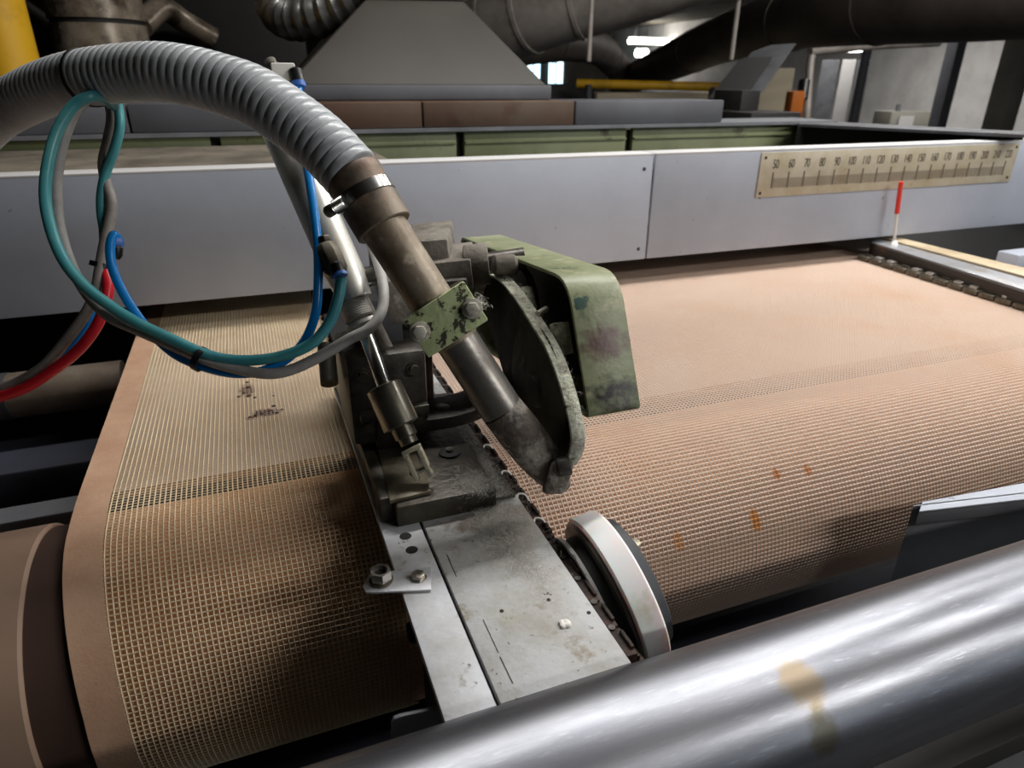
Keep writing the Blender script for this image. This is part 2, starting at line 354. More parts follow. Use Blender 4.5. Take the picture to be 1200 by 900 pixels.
# ---------------------------------------------------------------- the dryer: hood beam, trough, canopy
t = thing('hood_beam', 'long pale grey painted sheet steel beam spanning the machine above the fabric', 'beam', (0.9, 1.5, 1.057))
for i, (x0, x1) in enumerate(((-.95, .868), (.872, 2.75))):
    p = MB().box((x0, 1.38, 1.057), (x1, 1.40, 1.297)).build('panel', hood_m, t, bevel=.003)
    MB().box((x0, 1.379, 1.2945), (x1, 1.44, 1.2985)).build('top_edge', hood_edge, p, bevel=.001)
    MB().box((x0, 1.40, 1.057), (x1, 1.46, 1.061)).build('bottom_flange', hood_m, p)
MB().box((-.95, 1.44, 1.06), (2.75, 1.46, 1.28)).build('back_plate', black_m, t)
MB().box((-1.3, 1.46, 1.058), (2.75, 1.98, 1.064)).build('trough_light_stop', black_m, t)  # plate added to stop lamp light falling through the trough onto the fabric
sc = None
for (x, z) in ((.845, 1.265), (.847, 1.083)):
    if sc is None: s0 = (x, z); sc = MB().lathe((x, 1.3805, z), (0, -1, 0), [(0, .0045), (.0015, .0042), (.0022, .003)], 12).build('screw', dark_grey, t)
    else: again(sc, (x - s0[0], 0, z - s0[1]))
t = tag(MB().box((-.75, 1.46, 1.268), (.30, 1.99, 1.288)).build('lid_plate', dirt_plate, bevel=.004), 'dusty brown lid plate lying behind the left end of the grey beam', 'lid')

t = thing('trough_wall', 'row of pale green steel panels behind the grey beam', 'panel wall', (.6, 2.02, 1.0))
xs = [-1.3, -.72, -.06, .60, 1.16, 1.93]
for a, b in zip(xs[:-1], xs[1:]):
    p = MB().box((a + .012, 2.0, 1.04), (b - .012, 2.02, 1.308)).build('panel', green_m, t, bevel=.003)
    MB().box((a + .014, 1.992, 1.276), (b - .014, 2.0, 1.281)).build('rib', green_m, p)
MB().box((-1.3, 2.02, 1.0), (1.95, 2.05, 1.300)).build('back_frame', black_m, t)
t = thing('trough_partition', 'black steel side wall of the trough running behind the scale plate', 'panel wall', (2.3, 1.8, 1.0))
MB().prism([(1.8081, 1.9792, 1.3100), (2.0760, 1.3830, 1.3100), (2.1798, 1.4544, 1.3100), (1.9923, 2.1397, 1.3100)], (0, 0, -.24)).build('partition_plate', black_m, t)
MB().prism([(1.7385, 1.9037, 1.3180), (1.9936, 1.3243, 1.3180), (2.1310, 1.4185, 1.3180), (1.9188, 2.0615, 1.3180)], (0, 0, -.008)).build('top_lip', dark_grey, t)

t = thing('duct_front', 'long low sheet steel duct front with rusty and grey panels above the green panels', 'duct', (.4, 2.0, 1.31))
for (a, b, mat) in ((-1.3, -.25, greybeam), (-.245, .18, greybeam), (.185, .485, rusty_m), (.49, .955, rusty_m), (.96, 1.495, greybeam)):
    MB().box((a, 1.985, 1.322), (b, 2.2, 1.389)).build('panel', mat, t, bevel=.003)
MB().box((-1.3, 1.975, 1.311), (1.98, 2.2, 1.321)).build('bottom_rail', mid_grey, t)
t = thing('exhaust_canopy', 'wide tapering dull steel exhaust canopy above the duct front', 'canopy', (.5, 2.5, 1.39))
MB().box((.10, 2.1, 1.39), (.93, 3.0, 1.432)).build('base_strip', greybeam, t, bevel=.004)
m = MB()
b0, b1 = (0.1435, 2.1000, 1.4189), (0.9108, 2.1000, 1.4286); a0, a1 = (0.4264, 2.3500, 1.6737), (0.7122, 2.3500, 1.6849)
z0 = 1.432
m.add([(b0[0], 2.1, z0), (b1[0], 2.1, z0), (b1[0] - .05, 3.0, z0), (b0[0] + .05, 3.0, z0), (a0[0], 2.35, a0[2]), (a1[0], 2.35, a1[2]), (a1[0], 2.75, a1[2]), (a0[0], 2.75, a0[2])],
      [(0, 1, 5, 4), (1, 2, 6, 5), (2, 3, 7, 6), (3, 0, 4, 7), (0, 3, 2, 1), (4, 5, 6, 7)])
m.build('tapered_shell', canopy_m, t, bevel=.004)
MB().box((a0[0] - .02, 2.33, a0[2]), (a1[0] + .02, 2.77, a0[2] + .05)).build('neck_flange', duct_l, t, bevel=.005)
MB().box((a0[0], 2.36, a0[2] + .05), (a1[0], 2.74, 3.38)).build('riser', duct_d, t)

# ---------------------------------------------------------------- ducts, pipes, posts
t = thing('insulated_duct', 'pale insulated round duct crossing above the canopy', 'duct', (1.6911, 4.4578, 1.7978))
pth = spline([(1.0859, 5.0327, 1.2939), (1.5438, 4.6953, 1.6865), (1.8534, 4.3022, 1.8473), (2.2450, 3.9745, 1.9652), (2.7739, 3.6252, 2.1468)], 8)
MB().sweep(pth, .23, 24).build('duct_shell', duct_l, t)
for k in (10, 14, 19): MB().sweep([pth[k], pth[k] + (pth[k + 1] - pth[k]).normalized() * .025], .238, 24).build('seam_band', duct_l, t)
t = thing('dark_duct', 'thick dark round duct rising to the right with a bent branch to the left', 'duct', (4.3499, 4.3358, 1.7046))
pth = spline([(7.5537, 13.5068, 1.3313), (6.9374, 12.0352, 1.4458), (5.6767, 8.5419, 1.7304), (5.2714, 7.1207, 1.8731), (4.5952, 5.2913, 1.9296), (3.9513, 4.0014, 1.9123), (3.8031, 2.7563, 1.8939), (3.9978, 1.8808, 1.9385)], 8)
MB().sweep(pth, .25, 24).build('duct_shell', duct_d, t)
for k in (18, 32, 42): MB().sweep([pth[k], pth[k] + (pth[k + 1] - pth[k]).normalized() * .03], .258, 24).build('seam_band', duct_d, t)
pth = spline([(2.6114, 7.9482, 1.7236), (3.4483, 8.5013, 1.8279), (4.3411, 9.1295, 1.8886), (5.4677, 10.4394, 1.8432), (6.5091, 11.6713, 1.5694), (6.8968, 12.1469, 1.4017)], 8)
MB().sweep(pth, .23, 20).build('branch_duct', duct_d, t)
for k in (12, 26): MB().sweep([pth[k], pth[k] + (pth[k + 1] - pth[k]).normalized() * .03], .238, 20).build('seam_band', duct_d, t)
t = thing('chute', 'dark slanting square chute at the right end of the duct front', 'chute', (2.0134, 2.5627, 1.2945))
m = MB(); A, B_ = V((2.7226, 3.2612, 1.5979)), V((2.2427, 2.8734, 1.3890)); d = (B_ - A)
m.obox((A + B_) / 2, d, (1, 0, .3), (0, 1, 0), d.length / 2 + .03, .065, .10).build('chute_body', dark_grey, t, bevel=.004)
A2, B2 = V((2.5526, 3.1830, 1.5449)), V((2.1544, 2.8452, 1.3824)); d = B2 - A2
MB().obox((A2 + B2) / 2, d, (1, 0, .3), (0, 1, 0), d.length / 2 + .03, .016, .11).build('side_rail', black_m, t)
MB().obox((2.1513, 2.7710, 1.3479), (1, 0, 0), (0, 1, 0), (0, 0, 1), .05, .10, .06).build('outlet_box', black_m, t, bevel=.004)
q = (2.1442, 2.6311, 1.2963); MB().obox(q, (1, 0, 0), (0, 1, 0), (0, 0, 1), .13, .15, .028).build('foot_plate', black_m, t, bevel=.004)
MB().box((q[0] - .1, q[1] - .1, 0), (q[0] + .1, q[1] + .1, q[2] - .028)).build('support_column', black_m, t)
for (px, d_, lab) in ((690, 4.0, 'thin pale hanger rod in front of the insulated duct'), (861, 4.4, 'thin pale hanger rod in front of the thick dark duct')):
    a = V((1.6989, 3.3848, 1.5300)) if px == 690 else V((2.7896, 3.6862, 1.5577))
    m = MB().cyl(a, (a.x, a.y, 3.4), .011 if px == 690 else .013, seg=10); r = m.build('hanger_rod', duct_l); tag(r, lab, 'rod', 'hanger rods')
t = thing('yellow_rail', 'yellow horizontal guard rail beyond the grey duct front', 'rail', (4.0391, 6.6460, 1.3760))
MB().cyl((3.4449, 7.1215, 1.4031), (4.7671, 6.3695, 1.3801), .045, seg=12).build('rail_pipe', yellow_m, t)
for q in ((3.5380, 7.0236, 1.3958), (4.6596, 6.4104, 1.3795)): MB().cyl((q[0], q[1], 0), q, .035, seg=10).build('post', dark_grey, t)
q = (4.8002, 7.7318, 1.3071); tag(MB().obox((q[0], q[1], q[2] / 2), (1, .1, 0), (-.1, 1, 0), (0, 0, 1), 1.0, .25, q[2] / 2).build('long_crate', beige_m, bevel=.01), 'long cream crate behind the grey duct front below the yellow rail', 'crate')
q = (3.4027, 7.6058, 1.3992); tag(MB().obox((q[0], q[1], q[2] / 2), (1, .1, 0), (-.1, 1, 0), (0, 0, 1), .38, .25, q[2] / 2).build('dark_machine', black_m, bevel=.02), 'dark low machine beyond the canopy edge under the far windows', 'machine')

def upright(name, label, px, a, b, d, rad, mat, cat, square=True):
    pass
t = thing('wall_cabinet', 'pale grey tall cabinet row standing before the white wall', 'cabinet', (9.1577, 9.0205, 0.6154))
m0 = V((9.2406, 9.2467, 1.1475)); ux = V((.7, -.7, 0)).normalized()
for k, (o_, w_, mat) in enumerate(((-.25, .13, mid_grey), (.02, .10, wall_w), (.24, .09, mid_grey))):
    MB().obox(m0 + ux * o_ + V((0, 0, -.4)), ux, (ux.y, -ux.x, 0), (0, 0, 1), w_, .1, 1.0).build('cabinet_panel', mat, t, bevel=.01)
for (a, rad, lab) in (((7.7968, 7.5159, 1.2867), .045, 'thin dark steel column in front of the white wall'), ((9.8568, 7.8976, 1.2752), .09, 'thick grey steel column left of the right edge on the white wall')):
    tag(MB().box((a[0] - rad, a[1] - rad, 0), (a[0] + rad, a[1] + rad, 3.4)).build('steel_column', greybeam, bevel=.01), lab, 'column')
tag(MB().box(((8.5756, 6.0560, 1.3141)[0] - .12, (8.5756, 6.0560, 1.3141)[1] - .12, 0), ((8.5756, 6.0560, 1.3141)[0] + .12, (8.5756, 6.0560, 1.3141)[1] + .12, 3.4)).build('steel_column', wall_d, bevel=.01), 'dark wide steel column at the right edge of the white wall', 'column')
t = thing('control_box', 'grey control box with a vented front standing before the white wall', 'box', (5.4915, 4.7317, 0.9976))
q = V((5.5109, 4.7846, 1.1219))
MB().obox(q, (1, -.2, 0), (.2, 1, 0), (0, 0, 1), .19, .12, .085).build('body', M('box_grey', c(150, 147, 136), .6), t, bevel=.008)
MB().obox(q + V((-.08, -.125, 0)), (1, -.2, 0), (.2, 1, 0), (0, 0, 1), .07, .006, .05).build('front_plate', wall_w, t)
MB().cyl(q + V((-.06, 0, .085)), q + V((-.06, 0, .14)), .02, seg=10).build('knob', mid_grey, t)
MB().obox((q.x, q.y, (q.z - .085) / 2), (1, 0, 0), (0, 1, 0), (0, 0, 1), .16, .1, (q.z - .085) / 2).build('stand', dark_grey, t)
t = thing('steam_pipe', 'bright vertical steam pipe bending at the top beside the cabinets', 'pipe', (4.7509, 5.1134, 1.2005))
MB().sweep(spline([((4.7151, 5.0601, 1.0622)[0], (4.7151, 5.0601, 1.0622)[1], 0), ((4.7151, 5.0601, 1.0622)[0], (4.7151, 5.0601, 1.0622)[1], .6), (4.7151, 5.0601, 1.0622), (4.7795, 5.1695, 1.3388), (4.8552, 5.2879, 1.6430), (4.9113, 5.2867, 1.6847), (5.7381, 5.3549, 1.7505), (6.5219, 5.4270, 1.7904)], 6), .035, 12).build('pipe_run', duct_l, t)
MB().cyl((4.7212, 5.1648, 1.2832), (4.7673, 5.2243, 1.4423), .05, seg=12).build('valve_body', plastic_k, t)
MB().obox((4.6428, 5.1712, 1.2344), (1, 0, 0), (0, 1, 0), (0, 0, 1), .07, .05, .13).build('valve_actuator', orange_m, t, bevel=.02)
q = (6.0470, 7.1502, 1.5760); tag(MB().obox((q[0], q[1], q[2] / 2), (.8, -.6, 0), (.6, .8, 0), (0, 0, 1), .22, .1, q[2] / 2).build('cream_panel', beige_m, bevel=.01), 'cream upright panel between the dark chute and the steam pipe', 'panel')

# left background
t = thing('yellow_post', 'yellow painted round post at the top left behind the hose', 'post', (-0.6257, 2.3541, 1.2060))
a = V((-0.5825, 2.4860, 1.5123)); MB().cyl((a.x, a.y, 0), (a.x, a.y, 3.39), .078, seg=28).build('post_pipe', yellow_m, t)
MB().cyl((a.x, a.y, 0), (a.x, a.y, .02), .12, seg=28).build('foot_flange', yellow_m, t)
t = thing('flue_pipe', 'stained steel flue pipe with a dark joint behind the hose', 'pipe', (-0.4534, 3.0964, 1.4187))
a = V((-0.4265, 3.1699, 1.5914)); zj = (-0.4207, 3.1858, 1.6289)[2]
MB().cyl((a.x, a.y, 1.38), (a.x, a.y, zj - .008), .160, seg=36).build('pipe_section', grime_pipe, t)
MB().cyl((a.x, a.y, zj + .008), (a.x, a.y, 3.39), .160, seg=36).build('pipe_section', grime_pipe, t)
MB().cyl((a.x, a.y, zj - .012), (a.x, a.y, zj + .012), .154, seg=36).build('joint_ring', black_m, t)
m = MB()
MB().sweep(spline([(-0.2945, 3.2545, 1.6278), (-0.2163, 3.3758, 1.6973), (-0.1492, 3.4489, 1.6586), (-0.0449, 3.4981, 1.5999)], 6), .045, 14).build('side_branch', grime_pipe, t)
t = tag(MB().cyl((-0.7270, 3.4594, 1.7092), (-0.6232, 3.5515, 1.6174), .028, seg=14).build('slanted_pipe', duct_d), 'thin grey slanted pipe between the yellow post and the flue pipe', 'pipe')
t = thing('flexible_duct', 'crumpled aluminium flexible duct at the top beside the canopy', 'duct', (0.2634, 2.9218, 1.6241))
pth = spline([(0.1841, 2.8492, 1.7755), (0.1805, 2.6737, 1.6530), (0.2402, 2.5778, 1.6235), (0.3621, 2.4876, 1.6549), (0.4898, 2.4155, 1.7282)], 14)
MB().sweep(pth, [.064 + .005 * math.sin(i * 1.7) for i in range(len(pth))], 20).build('duct_shell', alu_flex, t)
t = thing('dark_backdrop', 'black backdrop box added to fill the dark behind the hose', 'cabinet', (-.5, 3.6, 0))  # made-up black box standing in for the dark background
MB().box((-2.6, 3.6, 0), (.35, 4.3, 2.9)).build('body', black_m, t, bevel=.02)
for k in range(4): MB().box((-2.5 + .7 * k, 3.58, .1), (-1.86 + .7 * k, 3.6, 2.8)).build('backdrop_panel', black_m, t, bevel=.006)

# ---------------------------------------------------------------- rollers, frame below
RY, RZ = .718, .845
t = thing('fabric_roller', 'large tan roller that the mesh fabric wraps around', 'roller', (.6, RY, RZ - .152))
MB().lathe((-.9, RY, RZ), (1, 0, 0), [(0, .150), (.634, .152), (.637, .149)], 96).build('end_sleeve', roll_e, t)
MB().lathe((-.264, RY, RZ), (1, 0, 0), [(0, .1475), (.050, .1475)], 96).build('groove', roll_d, t)
MB().lathe((-.214, RY, RZ), (1, 0, 0), [(0, .152), (2.2, .152)], 128).build('drum', roll_m, t)
t = thing('steel_roller', 'polished bare steel roller in the foreground', 'roller', (.5, .279, 1.003 - .06))
MB().lathe((-.5, .279, 1.003), (1, 0, 0), [(0, .057), (.004, .06), (1.9, .06), (1.904, .057)], 96).build('tube_body', steel_r, t)
for (a, b) in ((-.62, -.5), (1.404, 1.52)): MB().cyl((a, .279, 1.003), (b, .279, 1.003), .02, seg=24).build('shaft', hub_m, t)
t = thing('machine_frame', 'dark steel machine frame under the fabric', 'frame', (.6, 1.0, 0))
MB().box((-1.3, 1.19, .76), (2.2, 1.33, .85)).build('cross_beam', blue_grey, t, bevel=.005)
MB().box((-1.3, 1.032, .70), (2.2, 1.079, .85)).build('cross_beam', mid_grey, t, bevel=.004)
MB().box((-1.3, .34, .62), (2.2, .44, .66)).build('cross_beam', black_m, t, bevel=.004)
MB().box((-1.3, .35, .28), (2.2, .50, .36)).build('cross_beam', mid_grey, t, bevel=.005)
MB().box((-1.3, .62, .40), (2.2, .80, .50)).build('cross_beam', blue_grey, t, bevel=.005)
MB().box((-1.3, 1.9, .2), (2.2, 1.95, 1.0)).build('rear_plate', black_m, t)
for x in (-1.25, 2.15):
    for y in (.42, 1.26): MB().box((x - .05, y - .05, 0), (x + .05, y + .05, .70)).build('leg', black_m, t)
t = thing('idler_roller', 'thin grey brown idler roller left of the mesh under the beam', 'roller', (-.5, 1.32, .9))
MB().cyl((-1.2, 1.32, .935), (-.262, 1.32, .935), .040, seg=40).build('tube_body', M('idler_skin', c(128, 116, 102), .5, metal=.3, mix=[(c(96, 84, 72), 8, .4, .65)]), t)
MB().cyl((-.45, 1.32, .935), (-.44, 1.32, .935), .0415, seg=40).build('ring', dark_grey, t)
MB().cyl((-.262, 1.32, .935), (1.7, 1.32, .935), .02, seg=20).build('shaft', dark_grey, t)

# ---------------------------------------------------------------- mesh fabric
FR = .1555
def prof(y_far, ang, n_arc, r=FR):
    P = [(y_far, RZ + r)]
    k = 8
    P += [(y_far + (.82 - y_far) * i / k, RZ + r) for i in range(1, k + 1)] + [(.79, RZ + r), (.755, RZ + r)]
    P += [(RY - r * math.sin(a), RZ + r * math.cos(a)) for a in [math.radians(ang) * i / n_arc for i in range(n_arc + 1)]]
    return P
def at_len(P, s):
    for (a, b) in zip(P[:-1], P[1:]):
        l = math.hypot(b[0] - a[0], b[1] - a[1])
        if s <= l: t_ = s / l; return (a[0] + (b[0] - a[0]) * t_, a[1] + (b[1] - a[1]) * t_), math.atan2(b[1] - a[1], b[0] - a[0])
        s -= l
    return P[-1], math.atan2(P[-1][1] - P[-2][1], P[-1][0] - P[-2][0])
def neck(x, sh, y, z):
    # the strip necks in a little as it goes down round the roller
    if not sh or y >= .818: return x
    th_ = math.atan2(RY - y, z - RZ)
    q = min(1, (.10 + .155 * th_ if y <= RY else .818 - y) / .30); return x + sh * q * q * (3 - 2 * q) ** .6 * max(0, 1 - (x + .237) / .34)
def yarns(x0, x1, y_far, pitch, wy, wf, ang, jit, sh=0):
    m = MB(); P = prof(y_far, ang, 36); n = len(P)
    th = .0009
    # lengthwise yarns
    k = 0; x = x0
    while x <= x1:
        vs = []; ph = random.uniform(0, 6.28)
        for i, (y, z) in enumerate(P):
            if i == 0: dy_, dz_ = P[1][0] - y, P[1][1] - z
            elif i == n - 1: dy_, dz_ = y - P[i - 1][0], z - P[i - 1][1]
            else: dy_, dz_ = P[i + 1][0] - P[i - 1][0], P[i + 1][1] - P[i - 1][1]
            l = math.hypot(dy_, dz_); ny, nz = -(-dz_) / l * -1, -dy_ / l
            ny, nz = dz_ / l, -dy_ / l
            dx_ = math.sin(i * .35 + ph) * jit + neck(x, sh, y, z) - x
            vs += [(x - wy / 2 + dx_, y - ny * th * .4, z - nz * th * .4), (x + dx_, y + ny * th, z + nz * th), (x + wy / 2 + dx_, y - ny * th * .4, z - nz * th * .4)]
        fs = []
        for i in range(n - 1):
            for j in range(2): fs.append((3 * i + j, 3 * i + j + 1, 3 * i + j + 4, 3 * i + j + 3))
            fs.append((3 * i + 2, 3 * i, 3 * i + 3, 3 * i + 5))
        m.add(vs, fs); x += pitch; k += 1
    # crosswise yarns
    tot = sum(math.hypot(b[0] - a[0], b[1] - a[1]) for a, b in zip(P[:-1], P[1:]))
    s = 0
    xa, xb = x0 - pitch * .4, x1 + pitch * .4
    while s < tot:
        (y, z), a = at_len(P, s); ty, tz = math.cos(a), math.sin(a); ny, nz = tz, -ty
        h = wf / 2; q = .0002
        vs = []
        for xx in (xa, xb):
            e = random.uniform(-.003, .003) if xx == xb else 0
            e += neck(xx, sh, y, z) - xx
            vs += [(xx + e, y - ty * h, z - tz * h), (xx + e, y + ny * (th - q), z + nz * (th - q)), (xx + e, y + ty * h, z + tz * h)]
        m.add(vs, [(0, 1, 4, 3), (1, 2, 5, 4), (2, 0, 3, 5)]); s += pitch
    return m
def band(x0, x1, y_far, ang, r, th=.0012, sh=0):
    P = prof(y_far, ang, 40, r); Q = prof(y_far, ang, 40, r + th)
    return MB().ribbon([(neck(x0, sh, y, z), y, z) for y, z in P], [V((neck(x0, sh, y, z), y, z)) for y, z in Q], (x1 - x0, 0, 0))
ANG = 128
t = thing('mesh_fabric', 'narrow strip of beige open mesh fabric left of the white metal bed', 'fabric', (-0.0700, 0.8000, 1.0000))
band(-.237, -.2015, 1.95, ANG, .1548, sh=.019).build('woven_edge', band_m, t)
e_ = MB()
for k in range(5): pass
yarns(-.1992, .1015, 1.95, .0057, .0018, .0016, ANG, .00012, sh=.019).build('yarns', mesh_l, t, kind='stuff')
t = thing('mesh_fabric', 'wide pinkish tan open mesh fabric right of the white metal bed', 'fabric', (0.9000, 0.8000, 1.0000))
yarns(.252, 1.60, 1.95, .0062, .0030, .0031, 120, .00008).build('yarns', mesh_r, t, kind='stuff')
def residue(px, label):
    m = MB()
    for (x, y, r) in px:
        m.lathe((x, y, 1.0012), (random.uniform(-.15, .15), random.uniform(-.15, .15), 1), [(0, r * .7), (.0006, r), (.0013, r * .75), (.0017, r * .3)], 9)
    return tag(m.build('burnt_residue', residue_m), label, 'residue')
residue_m = M('residue', c(52, 30, 14), .6, mix=[(c(110, 66, 26), 160, .45, .62), (c(24, 14, 8), 90, .5, .62)])
residue([(-0.0443, 1.0784, .0034), (-0.0435, 1.0571, .0042), (-0.0502, 1.0358, .0034), (-0.0430, 1.0233, .0044), (-0.0578, 1.0255, .0030), (-0.0345, 1.0137, .0026)], 'dark brown burnt residue on the left mesh, upper and farther spot')
residue([(-0.0092, 0.9729, .0036), (-0.0159, 0.9602, .0048), (-0.0258, 0.9520, .0040), (-0.0353, 0.9497, .0034), (-0.0424, 0.9465, .0028), (-0.0058, 0.9476, .0032), (-0.0073, 1.0102, .0018), (0.0020, 0.9566, .0022)], 'dark brown burnt residue streak on the left mesh, lower and nearer spot')
t = tag(MB().box((-.236, .815, .980), (.10, 1.9, .992)).build('slide_plate', plate_m, bevel=.002), 'pale tan slide plate under the flat part of the left mesh strip', 'plate')
t = tag(MB().box((.25, .825, .980), (1.9, 1.9, .992)).build('slide_plate', plate_m, bevel=.002), 'pale tan slide plate under the flat part of the wide right mesh', 'plate')
# ---------------------------------------------------------------- the white bed beam between the two fabrics
t = thing('bed_beam', 'pale painted steel bed beam with lint between the two mesh fabrics', 'beam', (.158, .8, .78))
MB().box((.1235, .343, 1.012), (.236, .97, 1.020)).build('top_plate', bed_m, t, bevel=.001)
MB().box((.080, .343, 1.011), (.1205, .97, 1.0195)).build('side_strip', bed_m2, t, bevel=.001)
MB().box((.108, .36, .76), (.225, .555, 1.011)).build('front_web', dark_grey, t)
MB().box((.108, .555, .9985), (.236, 1.36, 1.011)).build('rear_web', black_m, t)
m0 = None
for (px, y) in ((.105, .594), (.1045, .570), (.1055, .546)):
    # bolt holes: thin black discs on the strip, the holes' dark put into colour
    m = MB().lathe((px - .003, y, 1.0197), (0, 0, 1), [(0, .0052), (.0001, .0062), (.0002, .0052)], 18)
    if m0 is None: m0 = m.build('bolt_hole', black_m, t); p0 = (px, y)
    else: again(m0, (px - p0[0], y - p0[1], 0))
hh = None
for (x, y) in ((0.1576, 0.4343), (0.2022, 0.4326), (0.2290, 0.4054)):
    m = MB().lathe((x, y, 1.0198), (0, 0, 1), [(0, .0022), (.0006, .0018)], 10)
    m.build('drill_hole', black_m, t)
for (a, b, w_) in ((V((0.1388, 0.4303, 1.0200)), V((0.1387, 0.3904, 1.0200)), .00035), (V((0.1385, 0.3857, 1.0200)), V((0.1388, 0.3573, 1.0200)), .00045), (V((0.1335, 0.5261, 1.0200)), V((0.1329, 0.4915, 1.0200)), .0003)):
    d = b - a; MB().obox((a + b) / 2 + V((0, 0, .0001)), d, (d.y, -d.x, 0), (0, 0, 1), d.length / 2, w_, .0002).build('scratch', hub_r, t)

# perforated bracket and nut
t = thing('side_bracket', 'small zinc bracket with rounded end bolted on the bed edge', 'bracket', (0.0891, 0.5734, 0.9576))
poly = [(0.1052, 0.4801), (0.1133, 0.5113), (0.0854, 0.5164), (0.0589, 0.5224), (0.0521, 0.5159), (0.0474, 0.5065), (0.0490, 0.4974), (0.0570, 0.4944)]
MB().prism([(x, y, 1.0205) for x, y in poly], (0, 0, .0022)).build('plate', bracket_m, t, bevel=.0004)
x, y = (0.0649, 0.5074)
n_ = MB().lathe((x, y, 1.0228), (0, 0, 1), [(0, .0105), (.0016, .0112), (.0017, .0092), (.004, .0092)], 24).build('washer', brass_m, t)
m = MB(); seg = 6
m.lathe((x, y, 1.0265), (0, 0, 1), [(0, .0102), (.009, .0102)], 6, cap=False)
m.lathe((x, y, 1.0265), (0, 0, 1), [(0, .0064), (.009, .0064)], 18, cap=False)
# ring faces between the hexagon and the bore
vs = []; fs = []
for k in range(18):
    a = 2 * math.pi * k / 18; ca, sa = math.cos(a), math.sin(a)
    kk = a % (math.pi / 3) - math.pi / 6; rr = .0102 * math.cos(math.pi / 6) / math.cos(kk)
    vs += [(x + rr * sa, y - rr * ca, 1.0355), (x + .0064 * sa, y - .0064 * ca, 1.0355)]
for k in range(18): q = (k + 1) % 18; fs.append((2 * k, 2 * q, 2 * q + 1, 2 * k + 1))
m.add(vs, fs); m.build('hex_nut', zinc_m, t, sharp=25)
MB().cyl((x, y, 1.024), (x, y, 1.031), .0063, seg=18).build('stud', black_m, t)
x, y = (0.0981, 0.5001)
MB().hexa((x, y, 1.0227), (x, y, 1.0275), .0068).build('bolt_head', zinc_m, t, bevel=.0008)
MB().cyl((x, y, 1.0226), (x, y, 1.0232), .0082, seg=20).build('washer', zinc_m, t)

# small plate and knob under the bed at the front
t = tag(MB().prism([(0.0433, 0.3850, 0.9331), (0.0467, 0.3850, 0.9816), (0.0491, 0.3850, 0.9872), (0.0546, 0.3850, 0.9877), (0.1002, 0.3850, 0.9821), (0.0980, 0.3850, 0.9066)], (0, .004, 0)).build('guard_plate', mid_grey, bevel=.001), 'small grey plate with rounded corner under the bed near the steel roller', 'plate')
q = V((0.0928, 0.5491, 0.9103)); tag(MB().lathe(q, (1, 0, 0), [(0, .010), (.004, .0115), (.018, .0115), (.02, .010)], 24).build('adjusting_knob', black_m, bevel=.0005), 'black round knob under the left edge of the bed', 'knob')

# ---------------------------------------------------------------- pin chains
def chain(label, p0, p1, n, w, h, L_, mat, mat2, shine, side):
    t = thing('pin_chain', label, 'chain', p0)
    p0, p1 = V(p0), V(p1); d = (p1 - p0).normalized(); u = V((d.y, -d.x, 0)) * side; step = (p1 - p0).length / n
    ln = None
    for k in range(n):
        ce = p0 + d * step * (k + .5)
        if ln is None:
            m = MB().obox(ce + V((0, 0, h * .5)), d, u, (0, 0, 1), L_ / 2, w / 2, h / 2)
            m.obox(ce + u * w * .35 + V((0, 0, h * 1.1)), d, u, (0, 0, 1), L_ * .32, w * .12, h * .25)
            ln = m.build('link', mat, t, bevel=w * .06); c0 = ce
            pn = MB().cyl(ce + d * step * .5 + V((0, 0, h * .3)), ce + d * step * .5 + V((0, 0, h * 1.15)), w * .22, seg=10).build('pin', mat2, t)
            if shine: cl = MB().obox(ce + u * w * .1 + V((0, 0, h * 1.25)), d, u, (0, 0, 1), L_ * .28, w * .30, h * .35).build('clip', chain_s, t, bevel=w * .05)
        else:
            again(ln, ce - c0); again(pn, ce - c0)
            if shine and k % 3 != 1: again(cl, ce - c0)
    return t
chain('dark rusty pin chain running along the right edge of the white bed', (.2435, .355, 1.002), (.2435, 1.34, 1.002), 29, .0145, .010, .0315, hub_r, hub_m, False, 1)
q0, q1 = V((1.5279, 0.9159, 1.0030)), V((1.5508, 1.3754, 1.0030)); q0.z = 1.003
chain('shiny clip chain along the far right edge of the wide mesh fabric', q1.lerp(q0, 1.5), q1, 17, .026, .011, .037, chain_m, chain_m, True, 1)

t = thing('stenter_rail', 'dark steel guide rail with pale top beside the right clip chain', 'rail', (1.66, 1.15, 1.0))
def zr(px, py, z): return None
A, B_, C_, D_ = V((1.5897, 1.3875, 1.0400)), V((1.4947, 0.7503, 1.0400)), V((1.6926, 0.8677, 1.0400)), V((1.6998, 1.4426, 1.0400))
B_ = A.lerp(B_, 1.7); C_ = D_.lerp(C_, 1.7)
MB().prism([A, B_, C_, D_], (0, 0, -.036)).build('rail_body', rail_d, t, bevel=.002)
up = V((0, 0, .003)); mid1, mid2 = A.lerp(D_, .55), B_.lerp(C_, .55)
MB().prism([A.lerp(D_, .04) + up, B_.lerp(C_, .04) + up, mid2 + up, mid1 + up], (0, 0, -.003)).build('top_strip', rail_m, t, bevel=.0006)
mid1, mid2 = A.lerp(D_, .62), B_.lerp(C_, .62)
MB().prism([mid1 + up * 2, mid2 + up * 2, C_.lerp(B_, -.04) + up * 2, D_.lerp(A, -.04) + up * 2], (0, 0, -.008)).build('pale_strip', rail_b, t, bevel=.0006)
t = tag(MB().box((1.91, 1.19, .94), (2.5, 1.25, 1.025)).build('side_channel', hood_m, bevel=.004), 'pale grey steel channel right of the guide rail under the beam', 'channel')

